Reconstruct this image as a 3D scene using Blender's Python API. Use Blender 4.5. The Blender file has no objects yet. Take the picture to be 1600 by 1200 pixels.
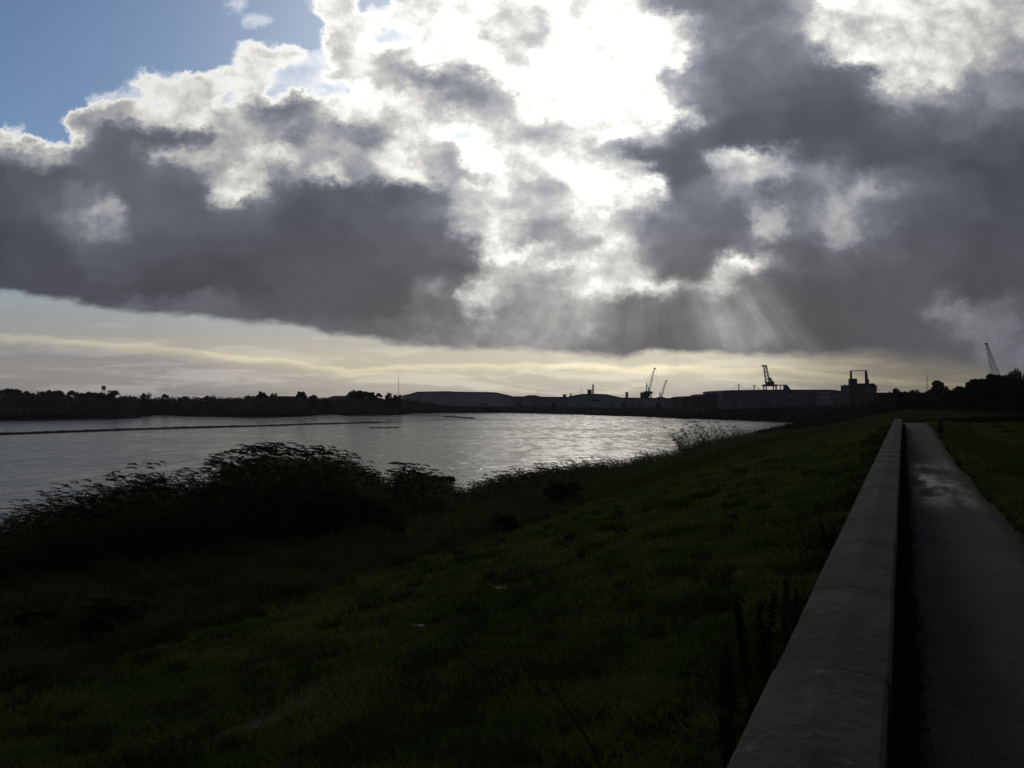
import bpy, bmesh, math, random
import numpy as np
from mathutils import Vector

SC = bpy.context.scene
COL = SC.collection
R = math.radians

# ------------------------------------------------------------------ camera
F = 1450.0                      # focal length in pixels of the 1600 px wide photograph
EYE = 1.6
cam_data = bpy.data.cameras.new('camera')
cam = bpy.data.objects.new('camera', cam_data)
COL.objects.link(cam)
cam_data.sensor_width = 36.0
cam_data.lens = 36.0 * F / 1600.0
cam_data.shift_y = 27.0 / 1600.0
cam_data.clip_start = 0.05
cam_data.clip_end = 20000.0
cam.location = (0, 0, EYE)
cam.rotation_euler = (R(90), 0, 0)
SC.camera = cam

# ------------------------------------------------------------------ view
EXPOSURE = -1.3                 # exposed for the bright sky, so the land goes dark
SC.view_settings.view_transform = 'Standard'
SC.view_settings.look = 'None'
SC.view_settings.exposure = EXPOSURE
SC.view_settings.gamma = 1.0
SC.view_settings.use_curve_mapping = False
SC.render.film_transparent = False
SC.cycles.max_bounces = 5
SC.cycles.diffuse_bounces = 2
SC.cycles.glossy_bounces = 3
SC.cycles.use_adaptive_sampling = True
SC.cycles.adaptive_threshold = 0.02

# ------------------------------------------------------------------ sun (behind the broken cloud)
SUN_AZ = math.atan2(0.093, 1.0)                       # to the right of +Y
SUN_EL = math.atan2(0.357, math.hypot(1, 0.093))
SUN_DIR = Vector((math.sin(SUN_AZ) * math.cos(SUN_EL), math.cos(SUN_AZ) * math.cos(SUN_EL), math.sin(SUN_EL)))
sd = bpy.data.lights.new('sun', 'SUN')
sd.energy = 0.5
sd.angle = R(12)
sd.color = (1.0, 0.93, 0.82)
sun = bpy.data.objects.new('sun', sd)
sun.rotation_euler = (-SUN_DIR).to_track_quat('-Z', 'Y').to_euler()
sun.location = (0, 0, 60)
COL.objects.link(sun)

# ------------------------------------------------------------------ sky
world = bpy.data.worlds.new('World')
SC.world = world
world.use_nodes = True
NT = world.node_tree
NT.nodes.clear()
SKY_STRENGTH = 0.1


def nd(nt, typ, **kw):
    n = nt.nodes.new(typ)
    for k, v in kw.items():
        setattr(n, k, v)
    return n


class G:
    """small helper that writes node graphs as expressions"""
    def __init__(self, nt):
        self.nt = nt

    def put(self, sock, v):
        if hasattr(v, 'is_linked') or isinstance(v, bpy.types.NodeSocket):
            self.nt.links.new(v, sock)
        else:
            sock.default_value = v

    def m(self, op, a, b=None, c=None, clamp=False):
        n = nd(self.nt, 'ShaderNodeMath', operation=op, use_clamp=clamp)
        self.put(n.inputs[0], a)
        if b is not None:
            self.put(n.inputs[1], b)
        if c is not None:
            self.put(n.inputs[2], c)
        return n.outputs[0]

    def smooth(self, x, a, b, lo=0.0, hi=1.0):
        n = nd(self.nt, 'ShaderNodeMapRange', interpolation_type='SMOOTHSTEP')
        self.put(n.inputs[0], x)
        for i, v in enumerate((a, b, lo, hi)):
            self.put(n.inputs[i + 1], v)
        return n.outputs[0]

    def lin(self, x, a, b, lo=0.0, hi=1.0):
        n = nd(self.nt, 'ShaderNodeMapRange', interpolation_type='LINEAR', clamp=True)
        self.put(n.inputs[0], x)
        for i, v in enumerate((a, b, lo, hi)):
            self.put(n.inputs[i + 1], v)
        return n.outputs[0]

    def vec(self, x, y, z):
        n = nd(self.nt, 'ShaderNodeCombineXYZ')
        for i, v in enumerate((x, y, z)):
            self.put(n.inputs[i], v)
        return n.outputs[0]

    def noise(self, v, scale, detail=4.0, rough=0.55, dist=0.0):
        n = nd(self.nt, 'ShaderNodeTexNoise', noise_dimensions='3D')
        self.put(n.inputs['Vector'], v)
        self.put(n.inputs['Scale'], scale)
        self.put(n.inputs['Detail'], detail)
        self.put(n.inputs['Roughness'], rough)
        self.put(n.inputs['Distortion'], dist)
        return n

    def mix(self, f, a, b):
        n = nd(self.nt, 'ShaderNodeMix', data_type='RGBA')
        self.put(n.inputs[0], f)
        for i, v in ((6, a), (7, b)):
            if isinstance(v, tuple):
                v = (*v, 1.0) if len(v) == 3 else v
            self.put(n.inputs[i], v)
        return n.outputs[2]

    def mixf(self, f, a, b):
        n = nd(self.nt, 'ShaderNodeMix', data_type='FLOAT')
        for i, v in ((0, f), (2, a), (3, b)):
            self.put(n.inputs[i], v)
        return n.outputs[0]

    def scale(self, col, f):
        n = nd(self.nt, 'ShaderNodeVectorMath', operation='SCALE')
        self.put(n.inputs[0], col)
        self.put(n.inputs[3], f)
        return n.outputs[0]

    def vop(self, op, a, b):
        n = nd(self.nt, 'ShaderNodeVectorMath', operation=op)
        self.put(n.inputs[0], a)
        self.put(n.inputs[1], b)
        return n.outputs['Value'] if op in ('DOT_PRODUCT', 'LENGTH', 'DISTANCE') else n.outputs[0]

    def curve(self, x, pts):
        n = nd(self.nt, 'ShaderNodeFloatCurve')
        c = n.mapping.curves[0]
        n.mapping.use_clip = False
        while len(c.points) < len(pts):
            c.points.new(0.5, 0.5)
        for p, (a, b) in zip(c.points, pts):
            p.location = (a, b)
            p.handle_type = 'AUTO_CLAMPED'
        n.mapping.update()
        self.put(n.inputs[1], x)
        return n.outputs[0]


# Cloud thickness by direction: rows 30 steps of the horizon-projected sky apart (top row first),
# columns 40 apart.  '.' clear blue, ',' thin veil, then from thick dark cloud (7) to thin bright cloud (p).
CLOUD_ROWS = [
    ".........,..,n,.oppppp,opofdccdgo,pppolkj",
    "..........,..nopnoppoopopppkdcdfmopppplji",
    ".............np,,n,oomppppplEddemnmnpokih".replace('E', 'e'),
    ".........,om,nlmooo,nppppppjdcccennpmojgf",
    ".....,nmnmo,,mmjhghlpppppphfcbbbaafoolfdc",
    "....,,nnn,n,,,onojhinpppppleCaa999bhgdcdb".replace('C', 'c'),
    "...lfgjllkgdfnokponknppppppma998889abbba9",
    "k,.,b99adiggdffiop,noknopogba9988889 9a988".replace(' ', ''),
    "cdic99gjjhlmjhinkjn,noolicbajmkb9988888877"[:41],
    "788999abfkmefmglmlilonpponbafklgdcca98777",
    "789ba999blia9999acmokjmppppccgbbchgca98777"[:41],
    "78aeh9999aa9899abelnkllppohdbbidfhda98877",
    "678bda9999988899ablmkhjmlhdcbbicbgca88777",
    "67789888888888899abLomiilfcbacba9a9988777".replace('L', 'l'),
    "6777887777788888999hkkponkbamnga998887777",
    "77777766677888889eblihinlnmfkdb9888888777",
    "88878a99998888 88abckhghhebbbbdb988889dba8".replace(' ', ''),
    "999999999999999abcddeffedbbbdeb988888acc9",
    "aaaaaaaaaaaaaaaabcddefedcaabcdb99888889bb",
]
for _i, _r in enumerate(CLOUD_ROWS):
    assert len(_r) == 41, (_i, len(_r))


def s2l(c):
    return c / 12.92 if c <= 0.04045 else ((c + 0.055) / 1.055) ** 2.4


DARK = 0.085
TW = 0.25


def white_level(u, v):
    d = Vector((u, 1.0, v)).normalized()
    return 0.74 + 0.6 * math.exp(-(1 - d.dot(SUN_DIR)) / 0.03)


def thickness(ch, u, v):
    if ch == '.':
        return 0.0
    if ch == ',':
        return 0.1
    k = int(ch) if ch.isdigit() else ord(ch) - ord('a') + 10
    lum = s2l(min(255, k * 10 + 9) / 255)
    w = white_level(u, v)
    if ch == 'p':
        return TW
    t = math.log(w / lum) / math.log(w / DARK)
    return TW + (1 - TW) * max(0.0, min(1.1, t))


def build_sky():
    g = G(NT)
    tc = nd(NT, 'ShaderNodeTexCoord')
    sep = nd(NT, 'ShaderNodeSeparateXYZ')
    NT.links.new(tc.outputs['Generated'], sep.inputs[0])
    X, Y, Z = sep.outputs
    Yc = g.m('MAXIMUM', Y, 0.25)
    u = g.m('DIVIDE', X, Yc)
    v = g.m('DIVIDE', Z, Yc)
    # broad warp so that the cloud edges become ragged
    wv = g.vec(g.m('MULTIPLY', u, 1.0), g.m('MULTIPLY', v, 1.25), 0.37)
    w1 = g.noise(wv, 9.0, 2.0, 0.5)
    w2 = g.noise(wv, 30.0, 6.0, 0.68)
    off = g.vop('ADD', g.scale(g.vop('SUBTRACT', w1.outputs[1], (0.5, 0.5, 0.5)), 0.042),
                g.scale(g.vop('SUBTRACT', w2.outputs[1], (0.5, 0.5, 0.5)), 0.05))
    so = nd(NT, 'ShaderNodeSeparateXYZ')
    NT.links.new(off, so.inputs[0])
    uw = g.m('ADD', u, so.outputs[0])
    vw = g.m('ADD', v, so.outputs[1])
    cx = g.m('MULTIPLY_ADD', uw, F / 1600.0, 0.5, clamp=True)
    ry = g.m('MULTIPLY_ADD', vw, -F / 30.0, 627.0 / 30.0)
    ry = g.m('MINIMUM', g.m('MAXIMUM', ry, 0.0), 18.0)
    acc = None
    for i, row in enumerate(CLOUD_ROWS):
        vv = (627.0 - 30.0 * i) / F
        pts = [(j / 40.0, thickness(ch, (j * 40 - 800.0) / F, vv)) for j, ch in enumerate(row)]
        val = g.curve(cx, pts)
        d = g.m('ABSOLUTE', g.m('SUBTRACT', ry, float(i)))
        w = g.smooth(d, 0.0, 1.0, 1.0, 0.0)
        acc = g.m('MULTIPLY', val, w) if acc is None else g.m('MULTIPLY_ADD', val, w, acc)
    T = acc
    # sun glow
    cosang = g.vop('DOT_PRODUCT', tc.outputs['Generated'], tuple(SUN_DIR))
    oneminus = g.m('SUBTRACT', 1.0, cosang)
    glow = g.m('EXPONENT', g.m('DIVIDE', oneminus, -0.03))
    wide = g.m('EXPONENT', g.m('DIVIDE', oneminus, -0.09))
    # outside the part of the sky that was sketched, unseen thick cloud is made dark to dim the land
    gen = g.noise(tc.outputs['Generated'], 2.6, 6.0, 0.58)
    Tg = g.m('ADD', g.m('MULTIPLY_ADD', gen.outputs[0], 1.6, 0.36), g.m('MULTIPLY', X, 0.12))
    Tg = g.m('MINIMUM', g.m('MAXIMUM', Tg, 0.0), 1.3)
    front = g.m('MULTIPLY', g.smooth(Y, 0.55, 0.8), g.smooth(v, 0.46, 0.62, 1.0, 0.0))
    T = g.m('ADD', g.m('MULTIPLY', T, front), g.m('MULTIPLY', Tg, g.m('SUBTRACT', 1.0, front)))
    # fine billows, strong in thin cloud, faint in thick cloud
    fine = g.noise(wv, 26.0, 7.0, 0.6)
    fine2 = g.noise(wv, 7.0, 3.0, 0.5)
    bil = g.noise(g.vop('ADD', wv, g.scale(off, 0.6)), 17.0, 6.0, 0.55)
    puff = g.m('ABSOLUTE', g.m('MULTIPLY_ADD', bil.outputs[0], 2.0, -1.0))
    amp = g.m('MULTIPLY', g.smooth(T, 0.02, 0.2), g.smooth(T, 0.45, 0.9, 0.46, 0.09))
    cap = g.m('MULTIPLY_ADD', g.smooth(T, 0.24, 0.5), 0.5, 0.07)          # thin cloud only frays, thick cloud billows
    T = g.m('ADD', T, g.m('MINIMUM', g.m('MULTIPLY', g.m('SUBTRACT', fine.outputs[0], 0.5), amp), cap))
    pamp = g.m('MULTIPLY', g.smooth(T, 0.06, 0.3), g.smooth(T, 0.55, 0.95, 0.52, 0.0))
    T = g.m('ADD', T, g.m('MINIMUM', g.m('MULTIPLY', g.m('SUBTRACT', 0.19, puff), g.m('MULTIPLY', pamp, g.m('MULTIPLY_ADD', glow, -0.55, 0.8))), cap))
    T = g.m('ADD', T, g.m('MULTIPLY', g.m('SUBTRACT', fine2.outputs[0], 0.5), g.smooth(T, 0.3, 0.9, 0.0, 0.14)))
    # firmer edges between thin and thick cloud
    T = g.m('ADD', T, g.m('MULTIPLY', g.m('MULTIPLY', wide, 0.06), g.smooth(T, 0.26, 0.42)))
    firm = g.m('MULTIPLY_ADD', g.smooth(T, 0.36, 0.8), 1 - TW, TW)
    T = g.mixf(g.m('MULTIPLY', g.smooth(T, 0.24, 0.34), 0.06), T, g.m('MAXIMUM', firm, g.m('MULTIPLY', T, 0.9)))
    # flat base of the big cloud bank
    ypx = g.m('MULTIPLY_ADD', v, -F, 627.0)
    base = g.curve(g.m('MULTIPLY_ADD', u, F / 1600.0, 0.5, clamp=True), [(a / 1600.0, b / 600.0) for a, b in (
        (0, 456), (60, 464), (120, 472), (165, 481), (200, 486), (300, 496), (400, 503), (500, 518), (600, 533), (700, 543), (800, 549),
        (900, 555), (970, 559), (1030, 551), (1100, 551), (1200, 557), (1280, 561), (1340, 559), (1450, 570), (1520, 580), (1600, 592))])
    rag = g.noise(g.vec(u, g.m('MULTIPLY', v, 2.0), 4.0), 22.0, 5.0, 0.6)
    below = g.m('SUBTRACT', g.m('ADD', ypx, g.m('MULTIPLY_ADD', rag.outputs[0], 30.0, -15.0)), g.m('MULTIPLY', base, 600.0))
    soft = g.lin(u, 0.25, 0.5, 9.0, 34.0)
    cut = g.smooth(g.m('DIVIDE', below, soft), -1.0, 0.6, 1.0, 0.0)
    T = g.m('MULTIPLY', T, g.smooth(cut, 0.0, 0.5, 0.93, 1.0))

    # cloud light: bright where thin, grey where thick
    W = g.m('MULTIPLY_ADD', glow, 0.6, 0.74)
    t = g.m('DIVIDE', g.m('SUBTRACT', T, TW), 1 - TW)
    t = g.m('MINIMUM', g.m('MAXIMUM', t, -0.25), 1.32)
    lit = g.m('MULTIPLY', W, g.m('POWER', g.m('DIVIDE', DARK, W), t))
    # colour: cool where thick and far from the sun, warm below and near it
    warmf = g.m('MULTIPLY', g.smooth(v, 0.05, 0.26, 1.0, 0.0), g.m('MINIMUM', g.m('MULTIPLY', wide, 1.25), 1.0))
    tint = g.mix(warmf, (1.0, 1.06, 1.28), (1.1, 1.06, 1.02))
    tint = g.mix(g.smooth(t, 0.1, 0.75), (1.02, 1.0, 0.95), tint)
    cloud = g.scale(tint, lit)
    alpha = g.m('MULTIPLY', g.smooth(T, 0.03, 0.24), cut)

    # clear sky
    sky = nd(NT, 'ShaderNodeTexSky', sky_type='NISHITA')
    sky.sun_disc = False
    sky.sun_elevation = SUN_EL
    sky.sun_rotation = SUN_AZ
    sky.air_density = 1.0
    sky.dust_density = 0.6
    sky.ozone_density = 1.6
    blue = g.vop('MULTIPLY', sky.outputs[0], (0.042, 0.051, 0.064))
    nearsun = g.m('EXPONENT', g.m('DIVIDE', oneminus, -0.03))
    blue = g.mix(nearsun, blue, (.78, .83, .9))
    # hazy band between cloud base and horizon, cream under the sun
    hb = g.curve(g.m('MULTIPLY_ADD', u, F / 1600.0, 0.5, clamp=True), [(a / 1600.0, b) for a, b in (
        (0, 0.4), (200, 0.44), (400, 0.52), (600, 0.58), (800, 0.65), (1000, 0.7), (1120, 0.65), (1200, 0.53), (1300, 0.35), (1400, 0.235),
        (1500, 0.175), (1600, 0.145))])
    lowcol = g.mix(g.smooth(v, 0.03, 0.1), (1.04, 0.94, 0.72), (0.9, 0.95, 0.93))
    low = g.scale(lowcol, g.m('MULTIPLY', hb, g.smooth(v, 0.02, 0.1, 1.0, 0.86)))
    # thin streaks of far cloud in that band
    st = g.noise(g.vec(g.m('MULTIPLY', u, 3.2), g.m('MULTIPLY', v, 26.0), 1.7), 2.2, 7.0, 0.64, 0.6)
    top2 = g.curve(g.m('MULTIPLY_ADD', u, F / 1600.0, 0.5, clamp=True), [(a / 1600.0, b / 600.0) for a, b in (
        (0, 523), (80, 526), (150, 532), (250, 538), (330, 549), (440, 561), (560, 576), (640, 570), (760, 568), (850, 567), (960, 570), (1060, 573),
        (1150, 575), (1200, 571), (1280, 580), (1400, 592), (1600, 600))])
    d2 = g.m('SUBTRACT', g.m('ADD', ypx, g.m('MULTIPLY_ADD', rag.outputs[0], 22.0, -11.0)), g.m('MULTIPLY', top2, 600.0))
    inside = g.smooth(d2, -3.0, 4.0)
    rim = g.m('MULTIPLY', inside, g.smooth(d2, 1.0, 15.0, 1.0, 0.0))
    leftw = g.smooth(u, -0.4, -0.1, 1.0, 0.35)
    body = g.m('MULTIPLY', inside, g.m('MULTIPLY', leftw, g.smooth(d2, 6.0, 30.0)))
    streak = g.smooth(st.outputs[0], 0.47, 0.6)
    lowm = g.m('ADD', 1.0, g.m('MULTIPLY', rim, 0.34))
    lowm = g.m('ADD', lowm, g.m('MULTIPLY', streak, g.m('MULTIPLY_ADD', g.smooth(v, 0.0, 0.09, 1.0, 0.35), 0.3, 0.0)))
    lowm = g.m('SUBTRACT', lowm, g.m('MULTIPLY', body, 0.24))
    low = g.scale(low, lowm)
    low = g.mix(g.m('MULTIPLY', rim, 0.6), low, g.vop('MULTIPLY', low, (1.06, 0.99, 0.86)))
    low = g.mix(g.m('MULTIPLY', body, 0.75), low, g.vop('MULTIPLY', low, (0.9, 0.95, 1.25)))
    clear = g.mix(g.smooth(v, 0.07, 0.2), low, blue)
    col = g.mix(alpha, clear, cloud)
    # shafts of light falling out of the gaps
    su, sv = (1010 - 800) / F, (627 - 200) / F
    ang = g.m('ARCTAN2', g.m('SUBTRACT', u, su), g.m('SUBTRACT', sv, v))
    sh = g.noise(g.vec(g.m('MULTIPLY', ang, 12.0), 0.7, 2.2), 1.0, 2.0, 0.5)
    stripe = g.smooth(sh.outputs[0], 0.36, 0.68)
    right = g.m('MULTIPLY', g.smooth(ang, 0.2, 0.34), g.smooth(ang, 0.7, 0.58))
    left = g.m('MULTIPLY', g.smooth(ang, -0.66, -0.5), g.smooth(ang, -0.22, -0.36))
    mid = g.m('MULTIPLY', g.smooth(ang, -0.25, -0.1), g.smooth(ang, 0.2, 0.05))
    fan = g.m('ADD', g.m('MULTIPLY', right, g.m('MULTIPLY_ADD', stripe, 0.115, 0.025)), g.m('MULTIPLY', left, g.m('MULTIPLY_ADD', stripe, 0.07, 0.04)))
    fan = g.m('ADD', fan, g.m('MULTIPLY', mid, g.m('MULTIPLY', stripe, 0.035)))
    fan = g.m('MULTIPLY', fan, g.m('MULTIPLY', g.smooth(v, 0.14, 0.105), g.smooth(v, 0.035, 0.075)))
    col = g.vop('ADD', col, g.scale((1.0, 0.93, 0.83), fan))
    bg = nd(NT, 'ShaderNodeBackground')
    bg.inputs[1].default_value = SKY_STRENGTH
    NT.links.new(g.scale(col, 2.0 ** -EXPOSURE / SKY_STRENGTH), bg.inputs[0])
    out = nd(NT, 'ShaderNodeOutputWorld')
    NT.links.new(bg.outputs[0], out.inputs[0])


build_sky()

# =================================================================== helpers
rng = np.random.default_rng(11)
TH = R(22.85)                                   # heading of the path
D2 = np.array([math.sin(TH), math.cos(TH)])     # along the path
R2 = np.array([math.cos(TH), -math.sin(TH)])    # to the right of it
WATER = -4.0


def st(s, t):
    """point from distance along the path s and offset to its right t"""
    return (s * D2[0] + t * R2[0], s * D2[1] + t * R2[1])


def tag(o, label=None, cat=None, group=None, kind=None):
    if label:
        o['label'] = label
    if cat:
        o['category'] = cat
    if group:
        o['group'] = group
    if kind:
        o['kind'] = kind
    return o


def link(o, parent=None):
    COL.objects.link(o)
    if parent is not None:
        o.parent = parent
    return o


def empty(name, loc=(0, 0, 0), rz=0.0):
    o = bpy.data.objects.new(name, None)
    o.empty_display_size = 0.5
    o.location = loc
    o.rotation_euler = (0, 0, rz)
    return link(o)


def fast_mesh(name, verts, faces, mat, smooth=False):
    """mesh from numpy arrays; all faces have the same number of corners"""
    verts = np.asarray(verts, dtype=np.float32).reshape(-1, 3)
    faces = np.asarray(faces, dtype=np.int32)
    n, k = faces.shape
    me = bpy.data.meshes.new(name)
    me.vertices.add(len(verts))
    me.vertices.foreach_set('co', verts.ravel())
    me.loops.add(n * k)
    me.loops.foreach_set('vertex_index', faces.ravel())
    me.polygons.add(n)
    me.polygons.foreach_set('loop_start', np.arange(0, n * k, k, dtype=np.int32))
    me.polygons.foreach_set('loop_total', np.full(n, k, dtype=np.int32))
    if smooth:
        me.polygons.foreach_set('use_smooth', np.ones(n, dtype=bool))
    me.materials.append(mat)
    me.update(calc_edges=True)
    return me


class MB:
    """collects simple shapes into one mesh"""
    def __init__(self):
        self.v, self.f = [], []

    def add(self, vs, fs):
        o = len(self.v)
        self.v += [tuple(p) for p in vs]
        self.f += [tuple(i + o for i in f) for f in fs]
        return self

    def box(self, c, s, rz=0.0):
        ca, sa = math.cos(rz), math.sin(rz)
        vs = []
        for dz in (-.5, .5):
            for dx, dy in ((-.5, -.5), (.5, -.5), (.5, .5), (-.5, .5)):
                x, y = dx * s[0], dy * s[1]
                vs.append((c[0] + x * ca - y * sa, c[1] + x * sa + y * ca, c[2] + dz * s[2]))
        return self.add(vs, [(3, 2, 1, 0), (4, 5, 6, 7), (0, 1, 5, 4), (1, 2, 6, 5), (2, 3, 7, 6), (3, 0, 4, 7)])

    def bar(self, a, b, w, w2=None, n=4):
        """tapering bar of n sides from a to b"""
        a, b = Vector(a), Vector(b)
        w2 = w if w2 is None else w2
        z = (b - a).normalized()
        x = z.cross(Vector((0.31, 0.2, 0.93)) if abs(z.z) < 0.9 else Vector((1, 0, 0))).normalized()
        y = z.cross(x)
        vs = []
        for p, r in ((a, w), (b, w2)):
            for k in range(n):
                q = 2 * math.pi * (k + .5) / n
                vs.append(p + (x * math.cos(q) + y * math.sin(q)) * r)
        fs = [(k, (k + 1) % n, n + (k + 1) % n, n + k) for k in range(n)]
        fs += [tuple(range(n - 1, -1, -1)), tuple(range(n, 2 * n))]
        return self.add(vs, fs)

    def prism(self, prof, y0, y1, axis='y'):
        """profile of (x, z) points drawn along y"""
        n = len(prof)
        vs = [(p[0], y0, p[1]) for p in prof] + [(p[0], y1, p[1]) for p in prof]
        fs = [(k, (k + 1) % n, n + (k + 1) % n, n + k) for k in range(n)]
        fs += [tuple(range(n - 1, -1, -1)), tuple(range(n, 2 * n))]
        return self.add(vs, fs)

    def lathe(self, c, rz_pairs, n=12):
        o = []
        for r_, z in rz_pairs:
            for k in range(n):
                a = 2 * math.pi * k / n
                o.append((c[0] + r_ * math.cos(a), c[1] + r_ * math.sin(a), c[2] + z))
        fs = []
        for i in range(len(rz_pairs) - 1):
            for k in range(n):
                fs.append((i * n + k, i * n + (k + 1) % n, (i + 1) * n + (k + 1) % n, (i + 1) * n + k))
        fs += [tuple(range(n - 1, -1, -1)), tuple(range((len(rz_pairs) - 1) * n, len(rz_pairs) * n))]
        return self.add(o, fs)

    def mesh(self, name, mat):
        me = bpy.data.meshes.new(name)
        me.from_pydata(self.v, [], self.f)
        me.materials.append(mat)
        me.update()
        bm = bmesh.new()
        bm.from_mesh(me)
        bmesh.ops.recalc_face_normals(bm, faces=bm.faces)
        bm.to_mesh(me)
        bm.free()
        return me

    def build(self, name, mat, parent=None, loc=(0, 0, 0)):
        o = bpy.data.objects.new(name, self.mesh(name, mat))
        o.location = loc
        return link(o, parent)


def copy_thing(root):
    c = root.copy()
    COL.objects.link(c)
    for ch in root.children:
        k = ch.copy()
        COL.objects.link(k)
        k.parent = c
        for gch in ch.children:
            q = gch.copy()
            COL.objects.link(q)
            q.parent = k
    return c


# =================================================================== materials
def material(name, rough=0.8, spec=0.3):
    m = bpy.data.materials.new(name)
    m.use_nodes = True
    nt = m.node_tree
    b = nt.nodes['Principled BSDF']
    b.inputs['Roughness'].default_value = rough
    b.inputs['Specular IOR Level'].default_value = spec
    return m, G(nt), b


def put_bump(g, b, height, strength, dist):
    n = nd(g.nt, 'ShaderNodeBump')
    n.inputs['Strength'].default_value = strength
    n.inputs['Distance'].default_value = dist
    g.nt.links.new(height, n.inputs['Height'])
    g.nt.links.new(n.outputs[0], b.inputs['Normal'])


def noisy(name, c1, c2, scale, rough=0.8, spec=0.3, bump=0.0, bdist=0.02, detail=5.0, stretch=(1, 1, 1), lo=0.35, hi=0.65):
    m, g, b = material(name, rough, spec)
    tc = nd(g.nt, 'ShaderNodeTexCoord')
    mp = nd(g.nt, 'ShaderNodeMapping')
    mp.inputs['Scale'].default_value = stretch
    g.nt.links.new(tc.outputs['Object'], mp.inputs[0])
    n = g.noise(mp.outputs[0], scale, detail, 0.6)
    g.nt.links.new(g.mix(g.smooth(n.outputs[0], lo, hi), c1, c2), b.inputs['Base Color'])
    if bump:
        put_bump(g, b, n.outputs[0], bump, bdist)
    return m


def foliage(name, c1, c2, scale=0.6, rough=0.8, spec=0.05, thin=0.0):
    """leaf colour varies from leaf clump to leaf clump"""
    m, g, b = material(name, rough, spec)
    geo = nd(g.nt, 'ShaderNodeNewGeometry')
    info = nd(g.nt, 'ShaderNodeObjectInfo')
    n = g.noise(geo.outputs['Position'], scale, 3.0, 0.6)
    f = g.m('ADD', g.m('MULTIPLY', g.smooth(n.outputs[0], 0.3, 0.7), 0.6), g.m('MULTIPLY', geo.outputs['Random Per Island'], 0.4))
    c = g.mix(f, c1, c2)
    c = g.scale(c, g.m('MULTIPLY_ADD', info.outputs['Random'], 0.5, 0.75))
    g.nt.links.new(c, b.inputs['Base Color'])
    if thin:                                                   # blades let the light through
        tl = nd(g.nt, 'ShaderNodeBsdfTranslucent')
        g.nt.links.new(g.vop('MULTIPLY', c, (1.2, 1.45, .75)), tl.inputs[0])
        mx = nd(g.nt, 'ShaderNodeMixShader')
        mx.inputs[0].default_value = thin
        g.nt.links.new(b.outputs[0], mx.inputs[1])
        g.nt.links.new(tl.outputs[0], mx.inputs[2])
        out = [n_ for n_ in g.nt.nodes if n_.type == 'OUTPUT_MATERIAL'][0]
        g.nt.links.new(mx.outputs[0], out.inputs[0])
    return m


M = {}
M['far_leaf'] = foliage('far_leaf', (.05, .055, .034), (.1, .095, .06), 0.25)
M['wood_leaf'] = foliage('wood_leaf', (.018, .03, .012), (.045, .06, .025), 0.3)
M['scrub'] = foliage('scrub', (.07, .075, .05), (.15, .135, .1), 0.12)
M['reed'] = foliage('reed', (.07, .11, .045), (.13, .14, .07), 0.5, thin=.5)
M['plume'] = foliage('plume', (.03, .024, .02), (.07, .055, .045), 0.8)
M['bush'] = foliage('bush', (.025, .042, .014), (.055, .075, .026), 0.8, thin=.3)
M['weed'] = foliage('weed', (.025, .02, .012), (.055, .045, .022), 2.0)
M['grass'] = foliage('grass', (.034, .064, .018), (.13, .132, .046), 0.5, thin=.43)
M['rough_grass'] = foliage('rough_grass', (.035, .06, .02), (.085, .085, .04), 0.4, thin=.3)
M['bark'] = noisy('bark', (.03, .025, .02), (.07, .06, .05), 3.0, 0.9, 0.1)
M['mud'] = noisy('mud', (.025, .022, .02), (.045, .04, .035), 0.5, 0.8, 0.15, 0.3, 0.1)
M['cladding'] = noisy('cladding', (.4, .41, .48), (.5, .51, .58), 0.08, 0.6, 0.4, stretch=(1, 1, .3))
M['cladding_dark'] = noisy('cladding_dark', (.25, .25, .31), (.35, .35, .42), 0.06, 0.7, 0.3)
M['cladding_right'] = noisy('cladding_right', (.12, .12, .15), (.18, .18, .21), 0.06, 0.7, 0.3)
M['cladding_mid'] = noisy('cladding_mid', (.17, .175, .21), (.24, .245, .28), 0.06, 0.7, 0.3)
M['cladding_teal'] = noisy('cladding_teal', (.26, .36, .4), (.34, .44, .48), 0.08, 0.65, 0.3)
M['roofing'] = noisy('roofing', (.06, .06, .07), (.1, .1, .11), 0.1, 0.85, 0.2)
M['pale_panel'] = noisy('pale_panel', (.38, .4, .42), (.48, .5, .52), 0.2, 0.6, 0.3)
M['brick'] = noisy('brick_wall', (.06, .052, .056), (.1, .085, .088), 0.3, 0.85, 0.2)
M['dark_steel'] = noisy('dark_steel', (.05, .05, .06), (.09, .09, .1), 0.4, 0.55, 0.4)
M['pale_steel'] = noisy('pale_steel', (.4, .41, .43), (.52, .53, .54), 0.3, 0.5, 0.4)
M['blue_steel'] = noisy('blue_steel', (.1, .13, .18), (.16, .19, .25), 0.3, 0.55, 0.4)
M['glass_pane'] = noisy('glass_pane', (.03, .035, .04), (.05, .06, .07), 0.3, 0.15, 0.5)
M['timber'] = noisy('timber', (.03, .025, .02), (.07, .055, .04), 6.0, 0.85, 0.2, 0.4, 0.02, stretch=(4, 4, .5))
M['scrap'] = noisy('scrap_paper', (.13, .13, .12), (.3, .29, .27), 9.0, 0.7, 0.3)


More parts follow.
